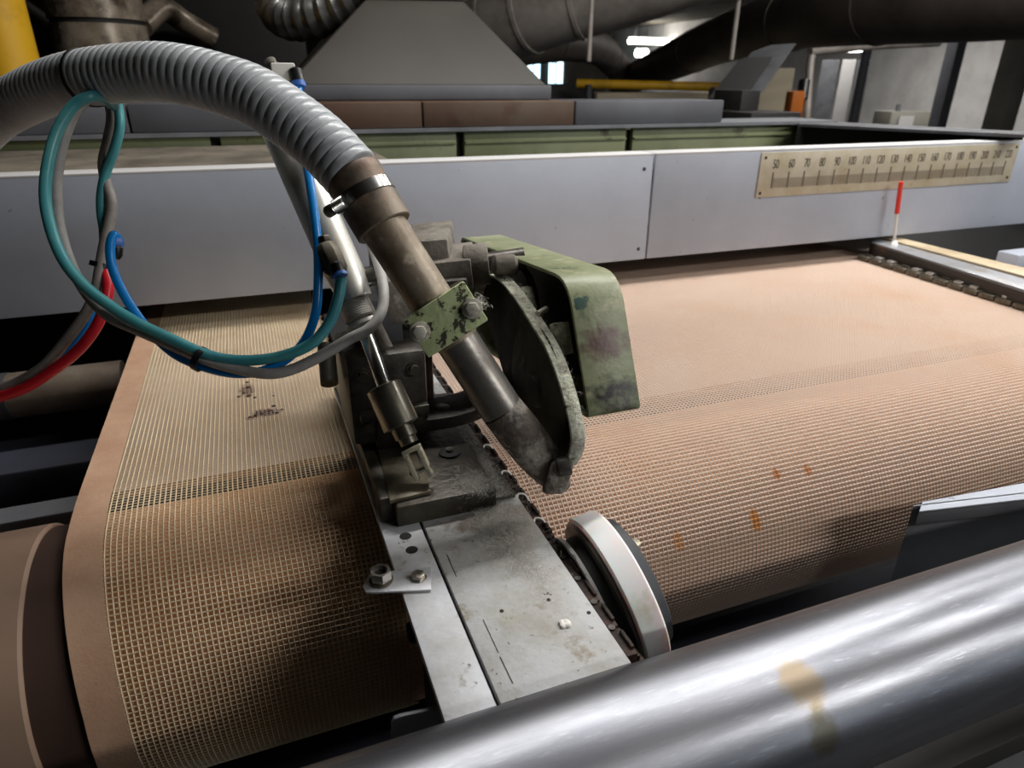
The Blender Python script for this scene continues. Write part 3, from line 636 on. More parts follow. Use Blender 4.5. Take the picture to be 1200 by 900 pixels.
# scale plate with figures, pointer
t = thing('scale_plate', 'worn brass measuring scale with figures 50 to 220 on the grey beam', 'scale', (1.62, 1.376, 1.185))
MB().prism([(1.165, 1.3795, 1.291), (2.062, 1.3795, 1.291), (2.062, 1.3795, 1.186), (1.165, 1.3795, 1.186)], (0, -.003, 0)).build('plate', ruler_m, t, bevel=.0006)
dg = bpy.context.evaluated_depsgraph_get()
def text_mesh(body, size, loc, mat, parent, name='figure', space=.9, ux=1.0):
    cu = bpy.data.curves.new(name, 'FONT'); cu.body = body; cu.size = size; cu.align_x = 'CENTER'; cu.extrude = .0004; cu.space_character = space
    o = bpy.data.objects.new('tmp', cu); COL.objects.link(o); bpy.context.view_layer.update()
    me = bpy.data.meshes.new_from_object(o.evaluated_get(bpy.context.evaluated_depsgraph_get()))
    bpy.data.objects.remove(o); bpy.data.curves.remove(cu)
    me.transform(Matrix.Translation(V(loc) - WORLD[parent.name]) @ Matrix.Rotation(math.pi / 2, 4, 'X') @ Matrix.Diagonal((ux, 1, 1, 1)))
    me.materials.clear(); me.materials.append(mat)
    r = bpy.data.objects.new(name, me); COL.objects.link(r); r.parent = parent; WORLD[r.name] = WORLD[parent.name]
    return r
xa, xb = 1.207, 2.022
maj = mino = None
for k in range(18):
    x = xa + (xb - xa) * k / 17
    text_mesh(str(50 + 10 * k), .030, (x + .004, 1.3762, 1.2535), ink_m, t, ux=.66)
    if maj is None: maj = MB().box((x - .0017, 1.3758, 1.206), (x + .0017, 1.3766, 1.244)).build('long_mark', ink_m, t); x0_ = x
    else: again(maj, (x - x0_, 0, 0))
    if k < 17:
        for j in range(1, 10):
            xx = x + (xb - xa) / 17 * j / 10
            if mino is None: mino = MB().box((xx - .0006, 1.3759, 1.207), (xx + .0006, 1.3766, 1.230)).build('short_mark', ink_m, t); x1_ = xx
            else: again(mino, (xx - x1_, 0, 0))
for (x, z) in ((1.178, 1.279), (1.176, 1.196), (2.05, 1.281), (2.047, 1.198)):
    MB().lathe((x, 1.3765, z), (0, -1, 0), [(0, .004), (.0015, .003)], 12).build('rivet', hub_r, t)
t = thing('pointer_needle', 'red tipped white pointer standing on the guide rail before the scale', 'pointer', (1.6240, 1.3421, 1.0400))
N0, N1, N2 = V((1.6240, 1.3421, 1.0400)), V((1.6177, 1.3500, 1.1261)), V((1.6063, 1.3500, 1.2084))
MB().lathe(N0, (0, 0, 1), [(0, .014), (.003, .012), (.012, .007), (.014, .005)], 18).build('base', needle_w, t)
MB().cyl(N0, N1, .0042, seg=12).build('stem', needle_w, t)
MB().cyl(N1, N2, .0062, .0056, seg=12).build('tip', needle_r, t)

# sheet metal channel in front of the right fabric
t = thing('sheet_channel', 'grey sheet steel channel end between the mesh and the steel roller', 'channel', (0.6424, 0.3640, 1.0106))
zt = .95
p1, p2, p3, p4 = [V(q) for q in ((0.7408, 0.4840, 0.9500), (0.7649, 0.4994, 0.9500), (1.0761, 0.4721, 0.9500), (1.0135, 0.4349, 0.9500))]
p3 = p2.lerp(p3, 1.9); p4 = p1.lerp(p4, 1.9)
MB().prism([p1, p2, p3, p4], (0, 0, -.003)).build('top_flange', hood_m, t, bevel=.0006)
dn = V((0, 0, -.020)); off = (p2 - p1).normalized() * .003
MB().prism([p1, p4, p4 + off, p1 + off], dn).build('front_lip', mid_grey, t, bevel=.0006)
off2 = V((.004, .012, 0))
MB().prism([p1 + off2, p4 + off2, p4 + off2 + off, p1 + off2 + off], (0, 0, -.16)).build('front_face', mid_grey, t)
MB().prism([p1 + off2, p2, p2 + V((.003, 0, 0)), p1 + off2 + V((.003, 0, 0))], (0, 0, -.16)).build('end_face', dark_grey, t)
# ---------------------------------------------------------------- white edge wheel
n_ = V((1, -.003, .282)).normalized(); wc = V((.30, .479, .964)); RW = .084
t = thing('edge_wheel', 'white nylon edge wheel with dark steel flanges beside the bed', 'wheel', wc - V((0, 0, RW)))
MB().lathe(wc - n_ * .0135, n_, [(0, .074), (0, RW - .002), (.002, RW), (.025, RW), (.027, RW - .002), (.027, .06)], 96).build('nylon_rim', nylon_m, t)
MB().lathe(wc - n_ * .0185, n_, [(0, .066), (.001, .0785), (.004, .0795), (.0049, .0785)], 96).build('rim_flange', hub_m, t)
MB().lathe(wc - n_ * .032, n_, [(0, .056), (.0005, .066), (.0135, .068)], 72).build('hub_drum', black_m, t)
MB().lathe(wc - n_ * .034, n_, [(0, .062), (0, .0715), (.0035, .0725), (.004, .070)], 96).build('bright_flange', edge_st, t)
MB().lathe(wc - n_ * .0338, n_, [(-.0015, .058), (.001, .0685)], 72).build('dark_face', cast_d, t)
MB().lathe(wc - n_ * .044, n_, [(0, .020), (.001, .030), (.010, .032)], 48).build('hub', hub_r, t)
MB().lathe(wc + n_ * .0136, n_, [(0, .070), (.012, .068), (.014, .064)], 72).build('back_flange', dark_grey, t)
q = V((0.3230, 0.4849, 1.0080)); MB().hexa(q - n_ * .0 , q + V((0, 0, .006)), .0062).build('bolt_head', clevis_m, t, bevel=.0006)
MB().cyl(q - V((0, 0, .016)), q, .0035, seg=12).build('bolt_shank', clevis_m, t)
MB().cyl(wc - n_ * .048, wc + n_ * .030, .012, seg=20).build('axle', hub_m, t)
# rusty pinion strip below the wheel
t = thing('pin_strip', 'rusty toothed pin strip between the bed edge and the white wheel', 'strip', (.246, .42, .99))
A, B_ = V((0.2652, 0.4472, 0.9694)), V((0.2728, 0.3825, 0.9632)); d = (B_ - A).normalized()
MB().obox((A + B_) / 2, d, (1, .2, 0), d.cross(V((1, .2, 0))), (B_ - A).length / 2, .006, .004).build('bar', hub_r, t, bevel=.0008)
pn = None
for k in range(7):
    ce = A.lerp(B_, (k + .5) / 7) + V((0, 0, .005))
    if pn is None: pn = MB().cyl(ce, ce + V((0, 0, .004)), .0028, .0018, seg=8).build('tooth', hub_r, t); c0 = ce
    else: again(pn, ce - c0)

# ---------------------------------------------------------------- trimmer base and casting on the bed
t = thing('selvedge_trimmer', 'greasy black trimmer casting with base block and arm standing on the bed', 'machine', (.15, .7, 1.02))
MB().box((.097, .585, 1.0205), (.207, .86, 1.046)).build('base_block', cast_m, t, bevel=.003)
MB().box((.207, .595, 1.0205), (.233, .88, 1.026)).build('base_flange', cast_m, t, bevel=.0015)
MB().box((.083, .60, 1.0205), (.097, .98, 1.050)).build('side_plate', cast_m, t, bevel=.001)
z5 = 1.047
MB().prism([((0.1040, 0.7591, 1.0465)), ((0.0919, 0.5929, 1.0465)), ((0.1365, 0.5966, 1.0465)), ((0.1389, 0.6243, 1.0465)), ((0.1387, 0.6589, 1.0465)), ((0.1471, 0.7432, 1.0465))], (0, 0, .0045)).build('lever_plate', worn_plate, t, bevel=.0008)
q = (0.1791, 0.6728, 1.0465); qv = V((q[0], q[1], 1.0465))
MB().lathe(qv, (0, 0, 1), [(0, .013), (.002, .0125), (.003, .008)], 28).build('sunk_washer', black_m, t)
MB().cyl(qv + V((0, 0, .002)), qv + V((0, 0, .006)), .0045, seg=12).build('oil_nipple', zinc_m, t)
MB().box((.112, .80, 1.046), (.196, .95, 1.15)).build('pivot_block', cast_d, t, bevel=.006)
MB().box((.088, .86, 1.046), (.112, .94, 1.115)).build('left_lug', cast_d, t, bevel=.004)
MB().box((.100, .70, 1.046), (.128, .80, 1.105)).build('front_lug', cast_d, t, bevel=.005)
MB().lathe((.16, .80, 1.085), (0, -1, 0), [(0, .022), (.012, .021), (.016, .015), (.016, .008)], 28).build('bush', cast_m, t)
MB().box((.150, .90, 1.12), (.215, .98, 1.235)).build('upright', cast_d, t, bevel=.006)
# bent arm reaching over the chain towards the blade
pth = spline([(.15, .705, 1.062), (.195, .70, 1.064), (.235, .706, 1.068), (.275, .725, 1.076)], 6)
ext = V((0, .052, .004))
MB().ribbon(pth, [p + V((0, 0, .016)) for p in pth], ext).build('arm', cast_d, t, bevel=.002)
MB().lathe((.185, .725, 1.079), (0, 0, 1), [(0, .011), (.003, .010), (.004, .006)], 24).build('pivot_pin', hub_m, t)
# short rod tips and hinge plates by the cylinder
MB().cyl((0.0607, 0.7766, 1.1604), (0.0566, 0.7386, 1.1272), .010, seg=14).build('guide_stub', cast_m, t)
A, B_ = V((0.0969, 0.7380, 1.2305)), V((0.1181, 0.7127, 1.1708)); d = B_ - A
MB().obox((A + B_) / 2, d, (1, .3, 0), d.cross(V((1, .3, 0))), d.length / 2, .004, .018).build('hinge_plate', dust_grey, t, bevel=.001)
MB().lathe(V((0.1121, 0.7523, 1.2477)), (1, -.4, .2), [(0, .009), (.012, .009), (.014, .006)], 18).build('hinge_boss', hub_m, t)
MB().obox((0.1525, 0.7685, 1.2161), (1, 0, 0), (0, 1, 0), (0, 0, 1), .022, .03, .026).build('hinge_block', dust_grey, t, bevel=.003)
MB().obox((0.1184, 0.7694, 1.1911), (1, 0, 0), (0, 1, 0), (0, 0, 1), .028, .03, .03).build('hinge_block', dark_grey, t, bevel=.003)
MB().obox((0.1189, 0.7548, 1.1129), (1, 0, 0), (0, 1, 0), (0, 0, 1), .046, .05, .056).build('gear_casing', cast_d, t, bevel=.008)

bl = None
for (dx_, dz_) in ((-.028, .034), (.030, .034), (-.028, -.030), (.030, -.030), (0, .002)):
    ce = V((0.1189, 0.7548, 1.1129)) + V((dx_, -.050, dz_))
    if bl is None: bl = MB().lathe(ce, (0, -1, 0), [(0, .0085), (.002, .0085), (.002, .0058), (.007, .0056)], 12).build('bolt_head', cast_m, t); c0 = ce
    else: again(bl, ce - c0)
MB().obox(V((0.1189, 0.7548, 1.1129)) + V((.004, -.054, -.016)), (1, 0, 0), (0, 1, 0), (0, 0, 1), .040, .006, .006).build('casting_rib', cast_m, t, bevel=.002)
MB().box((.092, .84, 1.05), (.100, .858, 1.13)).build('edge_strip', cast_m, t, bevel=.001)
# motor behind the pipe
t = thing('trimmer_motor', 'dusty grey stepped motor housing behind the suction pipe', 'motor', (0.2171, 0.8132, 1.2137))
ax = V((1, -.35, .10)).normalized(); fw = V((.35, 1, 0)).normalized(); uz = ax.cross(fw).normalized()
MB().obox((0.2126, 0.8544, 1.2466), ax, fw, uz, .028, .06, .024).build('upper_housing', dust_grey, t, bevel=.003)
MB().obox((0.2270, 0.8180, 1.2316), ax, fw, uz, .030, .05, .018).build('flange_block', dust_grey, t, bevel=.002)
MB().obox((0.2193, 0.8154, 1.1960), ax, fw, uz, .034, .06, .034).build('lower_housing', cast_d, t, bevel=.004)
MB().cyl((0.2396, 0.7922, 1.2368), (0.2678, 0.7829, 1.2398), .026, seg=32).build('bearing_barrel', dust_grey, t, bevel=.002)
MB().cyl((0.2678, 0.7829, 1.2398), (0.3104, 0.7695, 1.2459), .014, seg=20).build('drive_shaft', hub_m, t)

# ---------------------------------------------------------------- belt guard (channel of sheet steel, open to the left)
t = thing('belt_guard', 'worn green belt guard with rounded corners beside the blade', 'guard', (.32, .75, 1.1))
y_z = [(.985, 1.215), (.975, 1.236), (.66, 1.2615), (.60, 1.254), (.541, 1.146), (.556, 1.125), (.66, 1.085), (.93, 1.12)]
def rounded(pts, rad, n=5):
    out = []
    for i in range(len(pts)):
        a, b, c_ = V((*pts[i - 1], 0)), V((*pts[i], 0)), V((*pts[(i + 1) % len(pts)], 0))
        r_ = min(rad[i], (a - b).length * .45, (c_ - b).length * .45)
        p, q = b + (a - b).normalized() * r_, b + (c_ - b).normalized() * r_
        for k in range(n + 1):
            s_ = k / n; out.append((p * (1 - s_) ** 2 + b * 2 * s_ * (1 - s_) + q * s_ ** 2))
    return [(p.x, p.y) for p in out]
prof_ = rounded([(.985, 1.232), (.603, 1.2665), (.538, 1.136), (.90, 1.085)], [.02, .032, .010, .03])
inn = []
cy = sum(p[0] for p in prof_) / len(prof_); cz = sum(p[1] for p in prof_) / len(prof_)
def inset(poly, d):
    n = len(poly); out = []
    for i in range(n):
        a, b, c_ = V((*poly[i - 1], 0)), V((*poly[i], 0)), V((*poly[(i + 1) % n], 0))
        e1 = (b - a); e2 = (c_ - b)
        nn = V((0, 0, 0))
        for e in (e1, e2):
            if e.length > 1e-7: nn += V((-e.y, e.x, 0)).normalized()
        nn.normalize(); out.append((b.x + nn.x * d, b.y + nn.y * d))
    return out
inn = inset(prof_, .004)
if sum((p[0] - cy) ** 2 + (p[1] - cz) ** 2 for p in inn) > sum((p[0] - cy) ** 2 + (p[1] - cz) ** 2 for p in prof_): inn = inset(prof_, -.004)
n = len(prof_); x0, x1 = .290, .350
vs = [(x0, y, z) for y, z in prof_] + [(x1, y, z) for y, z in prof_] + [(x0, y, z) for y, z in inn] + [(x1 - .004, y, z) for y, z in inn]
fs = []
for i in range(n):
    j = (i + 1) % n
    fs += [(i, j, n + j, n + i), (2 * n + i, 3 * n + i, 3 * n + j, 2 * n + j), (i, 2 * n + i, 2 * n + j, j)]
fs += [tuple(range(n, 2 * n))]
MB().add(vs, fs).build('shell', guard_m, t, bevel=.0008, sharp=50)
MB().prism([(x1 - .0045, y, z) for y, z in inset(inn, 0)], (-.0005, 0, 0)).build('inner_lining', guard_in, t)
MB().lathe((.305, .78, 1.185), (1, 0, 0), [(0, .04), (.002, .046), (.012, .046), (.014, .04)], 36).build('pulley', cast_d, t)
MB().lathe(V((0.2709, 0.7387, 1.2481)), (1, -.2, 0), [(-.014, .007), (-.010, .0125), (.012, .013), (.016, .010)], 20).build('clamp_knob', dust_grey, t)

# ---------------------------------------------------------------- blade guard: half moon shell round the cutting disc
t = thing('blade_guard', 'half moon blade guard with a lint covered rim over the cutting disc', 'guard', (.27, .6, 1.05))
bpts = [p[1:] for p in ((0.2620, 0.8383, 1.1767), (0.2620, 0.8182, 1.2058), (0.2620, 0.7827, 1.2263), (0.2620, 0.7381, 1.2346), (0.2620, 0.6839, 1.2280), (0.2620, 0.6325, 1.2143), (0.2620, 0.5880, 1.1994), (0.2620, 0.5546, 1.1762), (0.2620, 0.5302, 1.1490), (0.2620, 0.5204, 1.1283), (0.2620, 0.5243, 1.1069), (0.2620, 0.5367, 1.0870))]
pts = spline([(0, y, z) for y, z in bpts], 5); X0, X1 = .262, .277
path = [V((X0, p.y, p.z)) for p in pts]
cen = V((X0, .64, 1.12))
offp = [p - (p - cen).normalized() * .004 for p in path]
MB().ribbon(path, offp, (X1 - X0, 0, 0)).build('rim', lint_rim, t, bevel=.0006, sharp=60)
back = [(X1 - .002, p.y, p.z) for p in offp] + [(X1 - .002, .56, 1.06), (X1 - .002, .70, 1.06)]
MB().prism(back, (.002, 0, 0)).build('back_wall', blade_m, t)
MB().lathe((.267, .625, 1.135), (1, 0, 0), [(0, .02), (.0002, .074), (.0012, .076), (.0022, .074)], 72).build('cutting_disc', blade_m, t)
MB().lathe((.261, .625, 1.135), (1, 0, 0), [(0, .010), (.001, .018), (.006, .020)], 28).build('disc_nut', cast_d, t)
MB().obox((0.2880, 0.6072, 1.1995), (1, 0, 0), (0, .45, .9), (0, .9, -.45), .009, .017, .006).build('rim_lug', lint_rim, t, bevel=.001)
MB().obox((0.2870, 0.6992, 1.2169), (1, 0, 0), (0, .65, .75), (0, .75, -.65), .007, .014, .005).build('rim_lug', lint_rim, t, bevel=.001)
MB().cyl((0.2740, 0.6401, 1.2182), (0.2900, 0.6538, 1.2180), .0035, seg=10).build('rim_pin', bolt_m, t)
A = V((0.2582, 0.5332, 1.0928)); B_ = V((0.2484, 0.5266, 1.0715))
MB().obox((A + B_) / 2, (B_ - A), (1, -.25, 0), (B_ - A).cross(V((1, -.25, 0))), .017, .0115, .010).build('tip_shoe', fuzzy_m, t, bevel=.004)
MB().cyl(V((0.2536, 0.5292, 1.0931)) - V((.002, 0, 0)), V((0.2644, 0.5262, 1.0955)), .010, seg=20).build('tip_roller', cast_d, t, bevel=.001)

# ---------------------------------------------------------------- suction pipe, collar, clamp block
P0, P1 = V((0.1170, 0.6435, 1.3181)), V((0.2494, 0.5482, 1.0685)); dr = (P1 - P0).normalized(); LP = (P1 - P0).length
tx, tn = None, None
t = thing('suction_pipe', 'worn steel suction pipe slanting down from the hose to the blade', 'pipe', P1 - V((0, 0, .03)))
l1 = LP * .42
MB().lathe(P0 - dr * .02, dr, [(0, .0222), (l1 + .02, .0222)], 48).build('upper_tube', pipe_m, t)
MB().lathe(P0 + dr * l1, dr, [(0, .0216), (LP * .70 - l1, .0216)], 48).build('lower_tube', pipe_lo, t)
pp = [P0 + dr * (LP * .70) + dr * (LP * .34 * k / 8) for k in range(9)]
MB().sweep([p + V((.0016, 0, -.0003)) * k for k, p in enumerate(pp)], [.0218, .0222, .0226, .0226, .0222, .0210, .019, .0155, .009], 32).build('suction_mouth', fuzzy_m, t)
# sleeve with worm drive clip
S0, S1 = V((0.0942, 0.6738, 1.3676)), V((0.1165, 0.6444, 1.3196)); sd = (S1 - S0).normalized(); SL = (S1 - S0).length
MB().lathe(S0, sd, [(0, .0265), (.003, .0282), (.010, .0282), (.012, .0275), (SL - .032, .0275), (SL - .031, .0262), (SL - .029, .0262), (SL - .028, .0278), (SL - .001, .0278), (SL, .0268)], 56).build('sleeve', sleeve_m, t)
MB().lathe(S0 + sd * .020, sd, [(0, .0278), (.0003, .0286), (.0117, .0286), (.012, .0278)], 64).build('clip_band', clampband, t)
q = V((0.0761, 0.6391, 1.3448)); hx = (V((0.0879, 0.6362, 1.3529)) - V((0.0690, 0.6467, 1.3402))).normalized()
m = MB(); h = m.lathe(q - hx * .016, hx, [(0, .0040), (.002, .0056), (.008, .0056), (.009, .0040)], 16); h.build('worm_screw_head', hub_m, t)
m = MB()
m.lathe(q - hx * .006, hx, [(.0018 * (k // 2) + (.0009 if k % 2 else 0), .0068 if k % 2 else .0058) for k in range(15)], 16); m.build('worm_housing', clampband, t)

t = thing('pipe_clamp', 'chipped green clamp block bolted across the suction pipe', 'clamp', (0.1665, 0.6188, 1.2335) )
cc = V((0.1637, 0.6117, 1.2361)); view = (cc - V((0, 0, 1.45))).normalized()
uu = V((0.1855, 0.6198, 1.2749)) - V((0.1297, 0.6252, 1.2419)); uu = (uu - dr * uu.dot(dr)).normalized(); nn = uu.cross(dr).normalized()
if nn.dot(view) > 0: nn = -nn
MB().obox(cc + nn * .018, uu, dr, nn, .0335, .0215, .010).build('front_block', chipped, t, bevel=.0012)
MB().obox(cc - nn * .018, uu, dr, nn, .0335, .0215, .022).build('rear_block', cast_m, t, bevel=.0012)
for s_ in (-1, 1):
    b0 = cc + nn * .028 + uu * .0265 * s_ + dr * (-.004 if s_ < 0 else .004)
    MB().cyl(b0, b0 + nn * .0022, .0098, seg=28).build('washer', bolt_m, t, bevel=.0005)
    MB().hexa(b0 + nn * .0022, b0 + nn * .0075, .0066).build('bolt_head', bolt_m, t, bevel=.0008)

# ---------------------------------------------------------------- corrugated hose
hp = [(-0.3671, 1.1470, 1.3444), (-0.3024, 1.0854, 1.3896), (-0.2676, 1.0466, 1.4098), (-0.2134, 0.9832, 1.4310), (-0.1726, 0.9382, 1.4430), (-0.1361, 0.8979, 1.4492), (-0.0987, 0.8617, 1.4527), (-0.0636, 0.8252, 1.4536), (-0.0355, 0.7986, 1.4498), (-0.0088, 0.7757, 1.4431), (0.0183, 0.7513, 1.4336), (0.0422, 0.7262, 1.4176), (0.0714, 0.6976, 1.3937), (0.0947, 0.6729, 1.3661)]
pts = spline(hp, 40)
# resample at the ring pitch
seglen = [(b - a).length for a, b in zip(pts[:-1], pts[1:])]; tot = sum(seglen)
def along(s):
    for i, l in enumerate(seglen):
        if s <= l: return pts[i].lerp(pts[i + 1], s / l)
        s -= l
    return pts[-1]
pitch = .0098; NR = int(tot / pitch); path = []; rad = []
for k in range(NR):
    for (f_, r_) in ((0, .0262), (.05, .0276), (.14, .0283), (.5, .0285), (.84, .0283), (.94, .0276), (.985, .0262)):
        path.append(along((k + f_) * tot / NR)); rad.append(r_)
tag(MB().sweep(path, rad, 40).build('corrugated_hose', hose_m, sharp=70), 'thick grey ribbed suction hose arching over the trimmer from the left', 'hose')
def ring(name, label, ce, axis, r, w, mat, th=.0016):
    m = MB().lathe(V(ce) - V(axis).normalized() * w / 2, axis, [(0, r), (0, r + th), (w, r + th), (w, r), (0, r)], 28, cap=False)
    o = m.build(name, mat); return tag(o, label, 'cable tie')
a = V((-0.1420, 0.9038, 1.4484)); b = V((-0.1361, 0.8979, 1.4492))
ring('cable_tie', 'black cable tie round the thick ribbed hose', a, b - a, .0278, .0045, plastic_k, .002)

# ---------------------------------------------------------------- air cylinder
t = thing('air_cylinder', 'aluminium air cylinder with chrome rod leaning behind the hose', 'cylinder', (0.1248, 0.6146, 1.0586))
A0, A1 = V((0.0341, 0.8535, 1.4313)), V((0.0940, 0.7207, 1.2289)); ad = (A1 - A0).normalized(); AL = (A1 - A0).length
MB().lathe(A0, ad, [(0, .018), (.002, .0215), (AL - .035, .0215), (AL - .012, .0190), (AL, .0175)], 48).build('barrel', alu_m, t)
u_ = V((0.0731, 0.7083, 1.2716)); 
MB().lathe(A0 - ad * .02, ad, [(0, .016), (.002, .0195), (.02, .0195)], 40).build('end_cap', alu_m, t)
prf = []
for k in range(12): prf += [(.0024 * k, .0152), (.0024 * k + .0012, .0164)]
B0, B1 = V((0.0870, 0.7258, 1.2340)), V((0.0977, 0.7025, 1.1992)); bd = (B1 - B0).normalized()
MB().lathe(B0, bd, prf, 36).build('threaded_nose', thread_m, t)
MB().lathe(V((0.0956, 0.7074, 1.2076)), bd, [(0, .0185), (.004, .019), (.005, .017)], 28).build('lock_ring', thread_m, t)
R0, R1 = V((0.0956, 0.7074, 1.2076)), V((0.1091, 0.6675, 1.1432)); MB().cyl(R0, R1, .0080, seg=28).build('rod', chrome_m, t)
Q0, Q1 = V((0.1071, 0.6699, 1.1465)), V((0.1194, 0.6438, 1.1072)); qd = (Q1 - Q0).normalized(); QL = (Q1 - Q0).length
MB().lathe(Q0, qd, [(0, .016), (.0015, .0195), (QL - .0015, .0200), (QL, .017)], 40).build('coupling', nut_m, t)
MB().lathe(Q1, qd, [(-.002, .0125), (.012, .0125), (.013, .010), (.020, .010)], 28).build('coupling_neck', nut_m, t)
K0 = V((0.1245, 0.6257, 1.0885)); K1 = V((0.1337, 0.6085, 1.0603)); kd = (K1 - K0).normalized(); kv = V((0.1335, 0.6239, 1.0918)) - V((0.1155, 0.6279, 1.0859)); kv = (kv - kd * kv.dot(kd)).normalized(); kn = kv.cross(kd)
KL = (K1 - K0).length
for s_ in (-1, 1): MB().obox(K0 + kd * KL / 2 + kv * .0078 * s_, kd, kv, kn, KL / 2, .0024, .0075).build('clevis_arm', clevis_m, t, bevel=.0006)
MB().obox(K0 + kd * .001, kd, kv, kn, .0026, .0102, .0075).build('clevis_bridge', clevis_m, t, bevel=.0006)
q = V((0.1306, 0.6133, 1.0677)); MB().cyl(q - kv * .012, q + kv * .012, .0028, seg=12).build('clevis_pin', zinc_m, t)
# fittings
E0, E1 = V((0.0674, 0.7097, 1.2895)), V((0.0752, 0.6916, 1.2630)); ed = (E1 - E0).normalized()
t2 = thing('air_fitting', 'brown elbow air fitting screwed into the lower end of the air cylinder', 'fitting', (0.0690, 0.6924, 1.2598))
MB().lathe(E0 - ed * .006, ed, [(0, .0085), (.003, .0115), (.012, .0130), (.030, .0130), (.036, .0095)], 8).build('elbow_body', brass_m, t2, bevel=.001)
MB().lathe(V((0.0659, 0.7143, 1.3027)), V((0.0676, 0.7104, 1.2911)) - V((0.0659, 0.7143, 1.3027)), [(0, .0055), (.001, .0065), (.006, .0065), (.0065, .005), (.014, .005)], 6).build('hex_screw', brass_m, t2, bevel=.0005)
MB().lathe(V((0.0709, 0.6833, 1.2813)), V((0.0737, 0.6762, 1.2689)) - V((0.0709, 0.6833, 1.2813)), [(0, .0055), (.002, .0072), (.013, .0072)], 20).build('push_in_socket', plastic_k, t2)
MB().lathe(V((0.0738, 0.6776, 1.2720)), V((0.0747, 0.6732, 1.2661)) - V((0.0738, 0.6776, 1.2720)), [(0, .0074), (.0035, .0078), (.004, .0062)], 20).build('release_collar', plastic_b, t2)
t2 = thing('air_fitting', 'black and white air fitting at the top of the cylinder just above the hose', 'fitting', (0.0571, 0.8673, 1.4416))
MB().cyl((0.0447, 0.8966, 1.4680), (0.0469, 0.8914, 1.4591), .0065, seg=16).build('knurled_screw', dust_grey, t2, bevel=.001)
MB().cyl((0.0466, 0.8933, 1.4627), (0.0501, 0.8859, 1.4503), .0085, seg=8).build('neck', hub_m, t2, bevel=.001)
MB().obox((0.0573, 0.8858, 1.4556), (1, 0, 0), (0, 1, 0), (0, 0, 1), .013, .010, .009).build('elbow_body', cream_m, t2, bevel=.002)
MB().lathe(V((0.0692, 0.8770, 1.4592)), V((0.0710, 0.8678, 1.4416)) - V((0.0692, 0.8770, 1.4592)), [(0, .004), (.003, .0078), (.017, .0082)], 20).build('push_in_socket', plastic_k, t2)
MB().lathe(V((0.0705, 0.8693, 1.4442)), V((0.0711, 0.8653, 1.4363)) - V((0.0705, 0.8693, 1.4442)), [(0, .0084), (.006, .0084), (.007, .006)], 20).build('release_collar', plastic_b, t2)

# ---------------------------------------------------------------- tubes and cables
def cable(name, label, cat, pts, r, mat, n=10):
    return tag(MB().sweep(spline(pts, n), r, 14).build(name, mat), label, cat)
cable('air_tube', 'bright blue air tube running in front of the cylinder and curling up at the left', 'tube',
  [(0.0703, 0.8641, 1.4381), (0.0673, 0.8391, 1.4159), (0.0644, 0.8029, 1.3874), (0.0626, 0.7693, 1.3602), (0.0614, 0.7408, 1.3295), (0.0591, 0.7135, 1.2955), (0.0538, 0.6919, 1.2614), (0.0456, 0.6777, 1.2305), (0.0284, 0.6709, 1.2030), (0.0005, 0.6724, 1.1840), (-0.0305, 0.6827, 1.1759), (-0.0625, 0.7011, 1.1789), (-0.0935, 0.7233, 1.1907), (-0.1163, 0.7420, 1.2159), (-0.1307, 0.7554, 1.2443), (-0.1383, 0.7673, 1.2703), (-0.1383, 0.7772, 1.2907), (-0.1339, 0.7859, 1.3024), (-0.1308, 0.7892, 1.2972)], .0047, blue_m)
cable('air_tube', 'teal green air tube looping from the elbow fitting round the left to the hose', 'tube',
  [(0.0750, 0.6749, 1.2674), (0.0688, 0.6662, 1.2493), (0.0574, 0.6600, 1.2276), (0.0387, 0.6582, 1.2090), (0.0124, 0.6649, 1.1972), (-0.0163, 0.6755, 1.1917), (-0.0442, 0.6885, 1.1915), (-0.0673, 0.7002, 1.1976), (-0.0946, 0.7150, 1.2114), (-0.1209, 0.7294, 1.2252), (-0.1436, 0.7435, 1.2412), (-0.1655, 0.7591, 1.2610), (-0.1809, 0.7762, 1.2840), (-0.1888, 0.7955, 1.3128), (-0.1901, 0.8146, 1.3416), (-0.1831, 0.8315, 1.3723), (-0.1709, 0.8451, 1.4002), (-0.1538, 0.8539, 1.4222), (-0.1369, 0.8564, 1.4309), (-0.1272, 0.8732, 1.4297), (-0.1226, 0.8964, 1.4206)], .0056, teal_m)
cable('grey_cable', 'pale grey cable following the teal tube round its left loop', 'cable',
  [(0.1246, 0.7983, 1.2798), (0.1234, 0.7442, 1.2643), (0.1190, 0.6922, 1.2505), (0.1115, 0.6639, 1.2347), (0.0957, 0.6493, 1.2212), (0.0727, 0.6487, 1.2115), (0.0466, 0.6519, 1.1974), (0.0184, 0.6575, 1.1845), (-0.0038, 0.6647, 1.1793), (-0.0259, 0.6762, 1.1807), (-0.0507, 0.6906, 1.1860), (-0.0707, 0.7036, 1.1922), (-0.0981, 0.7221, 1.2039), (-0.1256, 0.7407, 1.2156), (-0.1501, 0.7578, 1.2267), (-0.1678, 0.7762, 1.2458), (-0.1791, 0.7935, 1.2727), (-0.1848, 0.8111, 1.3045), (-0.1844, 0.8285, 1.3359), (-0.1783, 0.8439, 1.3675), (-0.1668, 0.8561, 1.3970), (-0.1532, 0.8637, 1.4186), (-0.1367, 0.8660, 1.4315), (-0.1287, 0.8862, 1.4310), (-0.1275, 0.9107, 1.4219)], .0056, greyc_m)
